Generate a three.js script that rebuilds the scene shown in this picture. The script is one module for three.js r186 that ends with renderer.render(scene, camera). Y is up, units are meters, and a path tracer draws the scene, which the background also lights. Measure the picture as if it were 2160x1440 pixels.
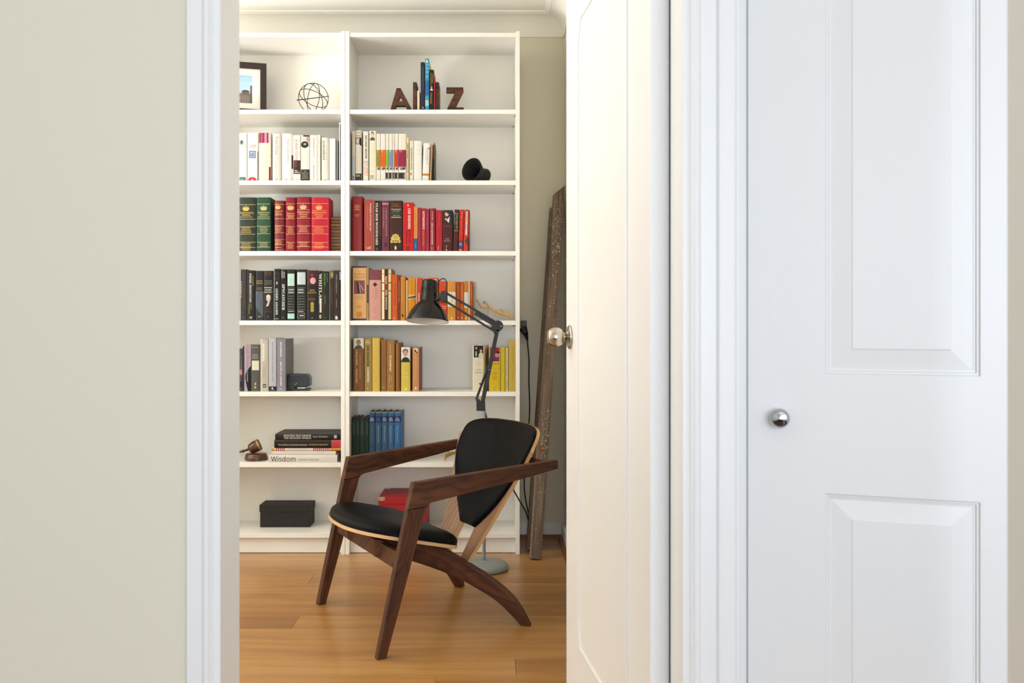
import * as THREE from 'three';
import { mergeGeometries } from 'three/addons/utils/BufferGeometryUtils.js';
import { RoundedBoxGeometry } from 'three/addons/geometries/RoundedBoxGeometry.js';
import { RectAreaLightUniformsLib } from 'three/addons/lights/RectAreaLightUniformsLib.js';

// ---------- camera, sky, large lights, exposure ----------
const F = 1851, CX = 1035, CY = 690, CAMH = 1.046;              // focal length and vanishing point in photo pixels
const scene = new THREE.Scene();
const camera = new THREE.PerspectiveCamera(2 * Math.atan(720 / F) * 180 / Math.PI, 1.5, 0.05, 60);
camera.position.set(0, CAMH, 0);
camera.lookAt(0, CAMH, -5);
camera.setViewOffset(2160, 1440, 1080 - CX, 720 - CY, 2160, 1440);
camera.focus = 3.4; camera.userData.fStop = 6.3;
scene.background = new THREE.Color(0.75, 0.87, 1.0);
const renderer = new THREE.WebGLRenderer({ antialias: true });
renderer.toneMapping = THREE.LinearToneMapping;
renderer.toneMappingExposure = 1.0;
renderer.shadowMap.enabled = true;
RectAreaLightUniformsLib.init();
function areaLight(name, color, intensity, w, h, pos, target) {
  const l = new THREE.RectAreaLight(color, intensity, w, h);
  l.name = name; l.position.set(...pos); l.lookAt(...target); scene.add(l); return l;
}
const STUDY_L = -3.4, STUDY_R = 0.366, BACK = 4.36, CEIL = 2.585, D1 = 1.56, D2 = 1.67;
const HALL_BACK = -2.3, HALL_L = -1.7, HALL_R = 1.6;
// daylight entering by the unseen study window (left wall) and an unseen hall window (behind the camera), placed to light the hall
areaLight('study_window_daylight', new THREE.Color(0.92, 0.975, 1.07), 3.1, 1.5, 1.4, [STUDY_L + 0.02, 1.5, -2.75], [5, 1.5, -2.75]);
areaLight('unseen_hall_window_daylight', new THREE.Color(0.86, 0.93, 1.12), 8.6, 2.0, 1.5, [0.5, 1.3, -HALL_BACK - 0.02], [0.5, 1.3, -5]);

// unseen upward light near study window, placed to brighten ceiling and upper shelves
areaLight('unseen_upward_light', new THREE.Color(0.97, 0.98, 1.03), 50, 1.5, 0.5, [STUDY_L + 0.26, 0.98, -2.75], [STUDY_L + 0.26 + 0.13, 0.98 + 0.98, -2.75 - 0.12]);

// ---------- helpers ----------
let seed = 7;
const rnd = () => { seed = (seed * 16807) % 2147483647; return seed / 2147483647; };
const V3 = (x, y, z) => new THREE.Vector3(x, y, z);
const px = (x, d) => (x - CX) * d / F, py = (y, d) => CAMH - (y - CY) * d / F;   // photo pixel -> metres at distance d
const taken = {};
function numbered(n) { const k = taken[n] = (taken[n] ?? -1) + 1; return k ? n + '_' + String(k).padStart(3, '0') : n; }
function sh(o) { o.castShadow = o.receiveShadow = true; return o; }
function thing(name, label, category, pos = [0, 0, 0], turn = 0, group) {
  const o = new THREE.Group(); o.name = numbered(name); o.position.set(...pos); o.rotation.y = turn;
  o.userData = { label, category }; if (group) o.userData.group = group;
  scene.add(o); return o;
}
function part(name, geos, mat, parent, label) {
  const g = Array.isArray(geos) ? (geos.length > 1 ? mergeGeometries(geos.map((q) => { const c = q.index ? q.toNonIndexed() : q; for (const k of Object.keys(c.attributes)) if (!['position', 'normal', 'uv'].includes(k)) c.deleteAttribute(k); c.clearGroups(); return c; })) : geos[0]) : geos;
  const m = sh(new THREE.Mesh(g, mat)); m.name = name; if (label) m.userData.label = label;
  parent.add(m); return m;
}
function struct(name, geos, mat, label, category) {
  const m = part(name, geos, mat, scene); m.name = name; m.userData = { kind: 'structure', label, category }; return m;
}
function box(x0, x1, y0, y1, z0, z1) {                               // box with uv in metres
  const g = new THREE.BoxGeometry(x1 - x0, y1 - y0, z1 - z0); g.translate((x0 + x1) / 2, (y0 + y1) / 2, (z0 + z1) / 2); return metres(g);
}
function rbox(x0, x1, y0, y1, z0, z1, r = 0.003, seg = 2) {
  const g = new RoundedBoxGeometry(x1 - x0, y1 - y0, z1 - z0, seg, r); g.translate((x0 + x1) / 2, (y0 + y1) / 2, (z0 + z1) / 2); return metres(g);
}
function metres(g, du = 0, dv = 0) {                                 // planar uv in metres, by the way each face points
  const p = g.attributes.position, n = g.attributes.normal, uv = new Float32Array(p.count * 2);
  for (let i = 0; i < p.count; i++) {
    const ax = Math.abs(n.getX(i)), ay = Math.abs(n.getY(i)), az = Math.abs(n.getZ(i));
    const [u, v] = ay >= ax && ay >= az ? [p.getX(i), p.getZ(i)] : ax >= az ? [p.getZ(i), p.getY(i)] : [p.getX(i), p.getY(i)];
    uv[2 * i] = u + du; uv[2 * i + 1] = v + dv;
  }
  g.setAttribute('uv', new THREE.BufferAttribute(uv, 2)); return g;
}
function swapUV(g) { const a = g.attributes.uv; for (let i = 0; i < a.count; i++) { const u = a.getX(i); a.setXY(i, a.getY(i), u); } return g; }
function poly(pts) { const s = new THREE.Shape(); pts.forEach(([x, y], i) => i ? s.lineTo(x, y) : s.moveTo(x, y)); s.closePath(); return s; }
function extrude(shape, depth, bevel = 0, seg = 2, curveSegments = 12) {
  const g = new THREE.ExtrudeGeometry(shape, { depth: depth - 2 * bevel, bevelEnabled: bevel > 0, bevelThickness: bevel, bevelSize: bevel, bevelOffset: -bevel, bevelSegments: seg, curveSegments });
  g.translate(0, 0, bevel); return g;
}
function mirrorZ(g) {
  const c = g.index ? g.toNonIndexed() : g.clone(); c.scale(1, 1, -1);
  for (const k of ['position', 'normal', 'uv']) { const a = c.attributes[k]; if (!a) continue; const s = a.itemSize; for (let i = 0; i < a.count; i += 3) for (let j = 0; j < s; j++) { const t = a.array[(i + 1) * s + j]; a.array[(i + 1) * s + j] = a.array[(i + 2) * s + j]; a.array[(i + 2) * s + j] = t; } }
  c.computeVertexNormals(); return c;
}
function tube(pts, r, seg = 40, rad = 8, closed = false) { return new THREE.TubeGeometry(new THREE.CatmullRomCurve3(pts.map((p) => V3(...p)), closed, 'catmullrom', 0.5), seg, r, rad, closed); }
function bar(a, b, w, h = w, r = 0.002) {                             // square bar from a to b
  const A = V3(...a), B = V3(...b), L = A.distanceTo(B), g = new RoundedBoxGeometry(w, L, h, 2, Math.min(r, w / 2.1, h / 2.1));
  g.applyQuaternion(new THREE.Quaternion().setFromUnitVectors(V3(0, 1, 0), B.clone().sub(A).normalize())); g.translate((A.x + B.x) / 2, (A.y + B.y) / 2, (A.z + B.z) / 2); return g;
}
function rod(a, b, r0, r1 = r0, seg = 12) {
  const A = V3(...a), B = V3(...b), L = A.distanceTo(B), g = new THREE.CylinderGeometry(r1, r0, L, seg);
  g.applyQuaternion(new THREE.Quaternion().setFromUnitVectors(V3(0, 1, 0), B.clone().sub(A).normalize())); g.translate((A.x + B.x) / 2, (A.y + B.y) / 2, (A.z + B.z) / 2); return g;
}
function lathe(pts, seg = 40) { return new THREE.LatheGeometry(pts.map(([r, y]) => new THREE.Vector2(r, y)), seg); }
function ball(x, y, z, r, sx = 1, sy = 1, sz = 1) { const g = new THREE.SphereGeometry(r, 16, 12); g.scale(sx, sy, sz); g.translate(x, y, z); return g; }

// ---------- procedural textures ----------
function noise2(sd) {
  const P = new Float32Array(4096); let s = sd * 9301 + 49297; for (let i = 0; i < 4096; i++) { s = (s * 1103515245 + 12345) % 2147483648; P[i] = s / 2147483648; }
  return (x, y) => { const i = Math.floor(x), j = Math.floor(y), a = x - i, b = y - j, u = a * a * (3 - 2 * a), v = b * b * (3 - 2 * b), h = (m, n) => P[((m * 73 + n * 919) & 4095)]; return (h(i, j) * (1 - u) + h(i + 1, j) * u) * (1 - v) + (h(i, j + 1) * (1 - u) + h(i + 1, j + 1) * u) * v; };
}
function dataTex(W, H, fn, { size = [1, 1], srgb = true, wrap = THREE.MirroredRepeatWrapping } = {}) {
  const d = new Uint8Array(W * H * 4);
  for (let j = 0; j < H; j++) for (let i = 0; i < W; i++) { const c = fn(i / W, j / H), k = (j * W + i) * 4; d[k] = c[0]; d[k + 1] = c[1]; d[k + 2] = c[2]; d[k + 3] = 255; }
  const t = new THREE.DataTexture(d, W, H); t.magFilter = THREE.LinearFilter; t.minFilter = THREE.LinearMipmapLinearFilter; t.generateMipmaps = true;
  t.wrapS = t.wrapT = wrap; t.repeat.set(1 / size[0], 1 / size[1]); if (srgb) t.colorSpace = THREE.SRGBColorSpace; t.needsUpdate = true; return t;
}
const mixc = (a, b, t) => a.map((v, i) => Math.max(0, Math.min(255, v + (b[i] - v) * t)));
function woodTex(sd, light, dark, size, { rings = 9, fine = 220, warp = 0.6, contrast = 1, ringAmt = 0.34, W = 1024, H = 512 } = {}) {  // grain along u
  const n = noise2(sd), m = noise2(sd + 31);
  return dataTex(W, H, (u, v) => {
    const y = v * rings + warp * 3 * (n(u * 3, v * 4) - 0.5) + warp * (n(u * 9 + 7, v * 11) - 0.5);
    const ring = 0.5 + 0.5 * Math.sin(y * 6.283 + 2 * m(u * 2, v * 3)), streak = m(u * 14, v * fine), fib = n(u * 60, v * fine * 2.2), big = n(u * 1.5 + 20, v * 5 + 9);
    const t = contrast * (ringAmt * ring * ring + 0.26 * streak + 0.16 * fib + 0.4 * (big - 0.3));
    return mixc(light, dark, Math.max(0, Math.min(1, t)));
  }, { size });
}
const walnutTex = woodTex(3, [104, 62, 36], [40, 20, 12], [0.6, 0.2], { rings: 5, fine: 110, warp: 0.9, contrast: 1.12, ringAmt: 0.24 });
const walnutFaceTex = woodTex(12, [168, 124, 88], [92, 60, 38], [0.45, 0.16], { rings: 10, fine: 80, warp: 0.3, contrast: 1.0 });
const plyEdgeTex = dataTex(64, 128, (u, v) => { const l = Math.floor(v * 9); const b = l % 2 ? [200, 152, 96] : [232, 198, 145]; const e = (v * 9) % 1; return mixc(b, [120, 78, 40], e < 0.12 ? 0.7 : 0.05); }, { size: [0.2, 1], wrap: THREE.RepeatWrapping });
const floorTex = [0, 1, 2, 3].map((k) => woodTex(40 + k * 5, [[190, 140, 76], [180, 129, 67], [200, 153, 88], [175, 124, 63]][k], [[132, 88, 43], [122, 79, 38], [146, 100, 52], [118, 76, 37]][k], [1.3, 0.3], { rings: 4, fine: 120, warp: 0.4, contrast: 1.0, ringAmt: 0.18 }));
const oldTimberTex = (() => {
  const n = noise2(77), m = noise2(90), q = noise2(101);
  return dataTex(256, 2048, (u, v) => {                              // across u (0..0.14 m), along v (0..1.8 m)
    let c = mixc([150, 131, 112], [80, 63, 52], 0.45 * n(u * 9, v * 8) + 0.55 * m(u * 44, v * 14));
    const rust = q(u * 5, v * 22); if (rust > 0.86) c = mixc(c, [120, 58, 34], (rust - 0.86) * 6);
    const spot = m(u * 30 + 50, v * 340) * n(u * 42 + 11, v * 420 + 5); const zone = q(u * 3 + 40, v * 9 + 13);
    if (spot > 0.82 - 0.36 * zone) c = mixc(c, [214, 206, 188], 0.85);
    return c;
  }, { size: [0.14, 1.8] });
})();
const paintBump = (() => { const n = noise2(5); return dataTex(256, 256, (u, v) => { const t = 120 + 60 * n(u * 90, v * 14) + 60 * n(u * 40, v * 40); return [t, t, t]; }, { size: [0.35, 0.35], srgb: false }); })();
const plasterBump = (() => { const n = noise2(15); return dataTex(256, 256, (u, v) => { const t = 90 + 70 * n(u * 60, v * 60) + 60 * n(u * 20, v * 20); return [t, t, t]; }, { size: [0.4, 0.4], srgb: false }); })();

const std = (color, roughness = 0.6, o = {}) => new THREE.MeshStandardMaterial({ color, roughness, ...o });
const M = {
  white: std(0xefefec, 0.42, { bumpMap: paintBump, bumpScale: 0.0004 }),
  shelf: std(0xf2efe6, 0.38),
  wall: std(0xe4deca, 0.85, { bumpMap: plasterBump, bumpScale: 0.0006 }),
  ceiling: std(0xf6f3ea, 0.9),
  walnut: new THREE.MeshPhysicalMaterial({ map: walnutTex, roughness: 0.48, specularIntensity: 0.55 }),
  walnutFace: new THREE.MeshPhysicalMaterial({ map: walnutFaceTex, roughness: 0.42, clearcoat: 0.15, clearcoatRoughness: 0.4 }),
  plyEdge: std(0xffffff, 0.5, { map: plyEdgeTex }),
  leather: new THREE.MeshPhysicalMaterial({ color: 0x0f0f11, roughness: 0.4, ior: 1.22, specularIntensity: 0.5 }),
  blackPaint: new THREE.MeshPhysicalMaterial({ color: 0x0a0a09, roughness: 0.14, specularIntensity: 0.75 }),
  blackPlastic: std(0x111111, 0.5),
  blackMatt: std(0x0f0e0c, 0.7),
  greyPaint: std(0x8d938f, 0.5),
  steel: std(0x9aa0a6, 0.35, { metalness: 0.7 }),
  nickel: std(0xc9c3b8, 0.24, { metalness: 1 }),
  chrome: std(0xc2c6cc, 0.14, { metalness: 1 }),
  pages: std(0xd9cba6, 0.9),
  darkFrame: std(0x2a1a12, 0.4),
  timber: std(0xffffff, 0.75, { map: oldTimberTex }),
  bead: std(0x7a4a28, 0.45),
  glass: new THREE.MeshPhysicalMaterial({ color: 0xffffff, transmission: 1, thickness: 0, roughness: 0, ior: 1.45 }),
  wire: std(0x15130f, 0.45, { metalness: 0.5 }),
  redBox: std(0xa50f1c, 0.5),
  blackBox: std(0x14110d, 0.65),
  brass: std(0xb08a3e, 0.32, { metalness: 0.9 }),
  mantis: std(0xc9a367, 0.5),
};
const floorMat = floorTex.map((map) => new THREE.MeshPhysicalMaterial({ map, roughness: 0.34, clearcoat: 0.35, clearcoatRoughness: 0.22 }));

// ---------- the setting ----------
// floor: a slab with a plank each row, boards laid across the view
const floorSlab = struct('floor', box(HALL_L - 0.1, HALL_R + 0.1, -0.12, -0.018, -HALL_BACK + 0.1, 0), std(0x3a2614, 0.9), 'honey coloured timber board floor of study and hall', 'floor');
{
  const sub = part('subfloor', box(STUDY_L - 0.1, HALL_R + 0.1, -0.12, -0.018, -BACK - 0.1, 0), floorSlab.material, floorSlab);
  const joints = { '-1': [-0.164], 0: [0.077], 3: [-0.693], 7: [-0.747] };          // seen in the photograph, by row
  const PW = 0.1365, row0 = 2.636;
  for (let r = -12; r < 13; r++) {
    const dn = row0 + r * PW, df = Math.min(dn + PW, BACK); if (dn > BACK - 0.01) break;
    const cuts = [STUDY_L - 0.02]; let x = STUDY_L + 0.25 + 1.1 * rnd(); const xr = dn < D2 ? 1.0 : STUDY_R;
    if (joints[r]) cuts.push(joints[r][0] - 1.62, ...joints[r]); else if (r >= -2) { const j = STUDY_L + 0.35 + 0.7 * rnd(); cuts.push(j); } else while (x < xr - 0.3) { cuts.push(x); x += 1.3 + 0.5 * rnd(); }
    const list = [...new Set(cuts)].sort((a, b) => a - b).filter((v) => v >= STUDY_L - 0.03); list.push(xr);
    for (let k = 0; k + 1 < list.length; k++) {
      const g = metres(new RoundedBoxGeometry(list[k + 1] - list[k] - 0.0008, 0.018, df - dn - 0.0008, 1, 0.0006).translate((list[k] + list[k + 1]) / 2, -0.009, -(dn + df) / 2), 10 + rnd() * 7, 5 + rnd() * 9);
      part('floorboard', g, floorMat[Math.floor(rnd() * 3.999)], floorSlab);
    }
  }
}
// wall with the doorway (hall face at D1, study face at D2)
const OL = -0.478, OR = 0.342, HEAD = 2.04;
struct('wall_front', [box(STUDY_L - 0.1, OL - 0.02, 0, CEIL, -D2, -D1), box(OR + 0.02, 0.434, 0, CEIL, -D2, -D1), box(1.06, HALL_R + 0.1, 0, CEIL, -D2, -D1), box(0.434, 1.06, 2.1, CEIL, -D2, -D1), box(OL - 0.02, OR + 0.02, HEAD + 0.02, CEIL, -D2, -D1)], M.wall, 'beige plastered wall around the open doorway', 'wall');
struct('wall_back', box(STUDY_L - 0.1, STUDY_R + 0.1, 0, CEIL, -BACK - 0.1, -BACK), M.wall, 'beige study wall behind the bookcases', 'wall');
struct('wall_right', box(STUDY_R, STUDY_R + 0.1, 0, CEIL, -BACK - 0.1, -D2 + 0.001), M.wall, 'beige study side wall behind the open door', 'wall');
const WZ0 = 2.0, WZ1 = 3.5, WY0 = 0.8, WY1 = 2.2;
struct('wall_left', [box(STUDY_L - 0.1, STUDY_L, 0, CEIL, -BACK - 0.1, -WZ1), box(STUDY_L - 0.1, STUDY_L, 0, CEIL, -WZ0, -D2), box(STUDY_L - 0.1, STUDY_L, 0, WY0, -WZ1, -WZ0), box(STUDY_L - 0.1, STUDY_L, WY1, CEIL, -WZ1, -WZ0)], M.wall, 'beige study wall with the window that lights the room', 'wall');
{
  const fr = (a, b, c, d, t) => [box(t[0], t[1], c, d, a, a + 0.05), box(t[0], t[1], c, d, b - 0.05, b), box(t[0], t[1], c, c + 0.05, a + 0.05, b - 0.05), box(t[0], t[1], d - 0.05, d, a + 0.05, b - 0.05), box(t[0] + 0.004, t[1] - 0.004, c + 0.05, d - 0.05, (a + b) / 2 - 0.02, (a + b) / 2 + 0.02)];
  const w = struct('window_1', fr(-WZ1, -WZ0, WY0, WY1, [STUDY_L - 0.08, STUDY_L - 0.03]), M.white, 'white framed window in the study side wall', 'window');
  part('pane', box(STUDY_L - 0.057, STUDY_L - 0.053, WY0, WY1, -WZ1, -(WZ0 + WZ1) / 2), M.glass, w); part('pane', box(STUDY_L - 0.057, STUDY_L - 0.053, WY0, WY1, -(WZ0 + WZ1) / 2, -WZ0), M.glass, w);
  // hall walls
  struct('wall_hall_left', box(HALL_L - 0.1, HALL_L, 0, CEIL, -D1, -HALL_BACK + 0.1), M.wall, 'beige hall side wall', 'wall');
  const z = -HALL_BACK, a = -0.5, b = 1.5, c = 0.55, d = 2.05;
  struct('wall_hall_right', box(HALL_R, HALL_R + 0.1, 0, CEIL, -D1, z + 0.1), M.wall, 'pale hall wall beyond the cupboard', 'wall');
  struct('wall_hall_back', [box(HALL_L, a, 0, CEIL, z, z + 0.1), box(b, HALL_R, 0, CEIL, z, z + 0.1), box(a, b, 0, c, z, z + 0.1), box(a, b, d, CEIL, z, z + 0.1)], M.wall, 'pale wall behind the camera with the unseen hall window', 'wall');
  const hw = struct('window_2', [box(a, a + 0.05, c, d, z + 0.03, z + 0.08), box(b - 0.05, b, c, d, z + 0.03, z + 0.08), box(a + 0.05, b - 0.05, c, c + 0.05, z + 0.03, z + 0.08), box(a + 0.05, b - 0.05, d - 0.05, d, z + 0.03, z + 0.08)], M.white, 'white framed hall window out of view behind the camera', 'window');  // unseen window, placed to light the hall wall and cupboard
  part('pane', box(a + 0.05, b - 0.05, c + 0.05, d - 0.05, z + 0.053, z + 0.057), M.glass, hw);
}
struct('ceiling', [box(STUDY_L - 0.1, STUDY_R + 0.1, CEIL, CEIL + 0.1, -BACK - 0.1, -D1), box(HALL_L - 0.1, HALL_R + 0.1, CEIL, CEIL + 0.1, -D1, -HALL_BACK + 0.1)], M.ceiling, 'white plaster ceiling', 'ceiling');
// cove cornice along the back and right study walls
{
  const pr = []; const c = 0.088, q = 0.012;                           // (out from wall, down from ceiling)
  pr.push([0, 0], [c + q, 0], [c + q, -0.008], [c, -0.010]);
  for (let i = 0; i <= 10; i++) { const a = i / 10 * Math.PI / 2; pr.push([0.008 + (c - 0.010) * (1 - Math.sin(a)), -0.012 - (c - 0.012) * (1 - Math.cos(a))]); }
  pr.push([0.006, -c - q], [0, -c - q]);
  const gb = new THREE.ExtrudeGeometry(poly(pr.map(([o, y]) => [o, y])), { depth: STUDY_R - STUDY_L, bevelEnabled: false });
  gb.rotateY(-Math.PI / 2); gb.translate(STUDY_R, CEIL, -BACK);          // x -> +z (out of back wall), depth -> -x
  struct('trim_1', gb, M.ceiling, 'white cove cornice above the bookcases', 'cornice');
  const gr = new THREE.ExtrudeGeometry(poly(pr.map(([o, y]) => [-o, y]).reverse()), { depth: BACK - D2, bevelEnabled: false });
  gr.translate(STUDY_R, CEIL, -BACK);
  struct('trim_2', gr, M.ceiling, 'white cove cornice along the side wall', 'cornice');
}
struct('baseboard_back', rbox(STUDY_L, STUDY_R - 0.0145, 0.0, 0.078, -BACK, -BACK + 0.014), M.white, 'white skirting board on the back wall', 'skirting');
struct('baseboard_right', rbox(STUDY_R - 0.014, STUDY_R, 0.0, 0.078, -BACK, -D2 - 0.02), M.white, 'white skirting board on the side wall', 'skirting');
{
  const q = (r) => { const s = new THREE.Shape(); s.moveTo(0, 0); s.lineTo(r, 0); s.absarc(0, 0, r, 0, Math.PI / 2, false); s.closePath(); return s; };
  const gb = new THREE.ExtrudeGeometry(q(0.02), { depth: STUDY_R - 0.014 - 0.14, bevelEnabled: false }); gb.rotateY(-Math.PI / 2); gb.translate(STUDY_R - 0.014, 0, -BACK + 0.014);
  struct('trim_3', gb, M.bead, 'brown timber quad bead along the back skirting', 'bead');
  const gr = new THREE.ExtrudeGeometry(poly([[0, 0], [0, 0.02], [-0.008, 0.0185], [-0.0145, 0.0145], [-0.0185, 0.008], [-0.02, 0]]), { depth: BACK - D2 - 0.2, bevelEnabled: false }); gr.translate(STUDY_R - 0.014, 0, -BACK + 0.014);
  struct('trim_4', gr, M.bead, 'brown timber quad bead along the side skirting', 'bead');
}
// door lining and architraves
struct('trim_5', [rbox(OL - 0.02, OL, 0, HEAD, -D2 - 0.001, -D1 + 0.001, 0.001)], M.white, 'white painted door lining opposite the hinges', 'door frame');
struct('trim_6', [rbox(OR, OR + 0.02, 0, HEAD, -D2 - 0.001, -D1 + 0.001, 0.001)], M.white, 'white painted door lining on the hinge side', 'door frame');
struct('trim_7', [rbox(OL - 0.02, OR + 0.02, HEAD, HEAD + 0.02, -D2 - 0.001, -D1 + 0.001, 0.001)], M.white, 'white painted head of the door frame', 'door frame');
{
  // profile across the moulding, measured out from the opening: cove, bead, flat
  const pf = [[0, 0], [0, 0.008]]; for (let i = 0; i <= 6; i++) { const a = i / 6 * Math.PI / 2; pf.push([0.002 + 0.012 * Math.sin(a), 0.008 + 0.006 * (1 - Math.cos(a))]); }
  pf.push([0.016, 0.014]); for (let i = 0; i <= 8; i++) { const a = Math.PI - i / 8 * Math.PI; pf.push([0.023 + 0.0065 * Math.cos(a), 0.015 + 0.006 * Math.sin(a)]); }
  pf.push([0.031, 0.014], [0.056, 0.016], [0.058, 0.0145], [0.06, 0.011], [0.06, 0]);
  const left = new THREE.ExtrudeGeometry(poly(pf.map(([a, b]) => [-a, -b])), { depth: HEAD + 0.06, bevelEnabled: false });
  left.rotateX(-Math.PI / 2); left.translate(OL, 0, -D1);
  const right = new THREE.ExtrudeGeometry(poly(pf.map(([a, b]) => [a, -b]).reverse()), { depth: HEAD + 0.06, bevelEnabled: false });
  right.rotateX(-Math.PI / 2); right.translate(OR - 0.002, 0, -D1);
  struct('trim_8', left, M.white, 'white moulded architrave beside the beige hall wall', 'architrave');
  struct('trim_9', right, M.white, 'white moulded architrave beside the cupboard', 'architrave');
  struct('trim_10', rbox(OL, OR, HEAD, HEAD + 0.06, -D1, -D1 + 0.016), M.white, 'white architrave over the doorway', 'architrave');
}
// casing edge in front of the cupboard
struct('trim_11', rbox(0.588, 0.622, 0, CEIL, -1.0, -0.95, 0.002), M.white, 'grey shaded door casing edge in front of the cupboard door', 'door frame');

// ---------- open door ----------
{
  const A = 6.3 * Math.PI / 180;
  // local axes: x along the leaf from the hinge, y up
  const d = new THREE.Group(); d.name = 'door_1'; d.userData = { kind: 'structure', label: 'white panelled door standing open into the study', category: 'door' }; scene.add(d);
  d.position.set(0.305, 0, -1.674); d.rotation.y = Math.PI / 2 + A;
  // the leaf runs away from the hinge; its hall face is local -z
  const LW = 0.822, LH = 2.03;
  part('leaf', rbox(0, LW, 0.008, LH, 0, 0.0372, 0.002), M.white, d);
  const ring = (o) => { const t0 = 0.168 - o, t1 = 0.656 + o, h0 = 0.203 - o, h1 = 1.857 + o, c = 0.026, k = 0.06; return [[t0 + c, h0], [t1 - c, h0], [t1, h0 + k], [t1, h1 - k], [t1 - c, h1], [t0 + c, h1], [t0, h1 - k], [t0, h0 + k]]; };
  const s = poly(ring(0.005)); s.holes.push(new THREE.Path(ring(-0.005).map(([x, y]) => new THREE.Vector2(x, y)).reverse()));
  const g = extrude(s, 0.006, 0.0024, 2); g.translate(0, 0, -0.004); part('panel_moulding', g, M.white, d);
  const kn = new THREE.Group(); kn.name = 'door_knob'; kn.position.set(0.766, 1.019, 0); kn.rotation.y = Math.PI; d.add(kn); kn.userData.label = 'satin nickel ball door knob';
  const rot = (q) => q.rotateX(Math.PI / 2);
  part('rosette', rot(lathe([[0, 0], [0.033, 0], [0.0335, 0.003], [0.031, 0.006], [0.022, 0.0075], [0.0135, 0.010], [0.0125, 0.016], [0, 0.016]])), M.nickel, kn);
  part('neck', rot(lathe([[0, 0.012], [0.0125, 0.012], [0.0115, 0.020], [0.0135, 0.026], [0, 0.026]])), M.nickel, kn);
  part('ball', rot(lathe([[0, 0.020], [0.015, 0.0205], [0.0205, 0.024], [0.0255, 0.032], [0.0268, 0.042], [0.0245, 0.053], [0.019, 0.061], [0.0165, 0.0628], [0, 0.0632]], 48)), M.nickel, kn);
  for (const y of [0.25, 1.78]) part('hinge', rod([0.0, y - 0.045, 0.0395], [0.0, y + 0.045, 0.0395], 0.006), M.steel, d);
}

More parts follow.
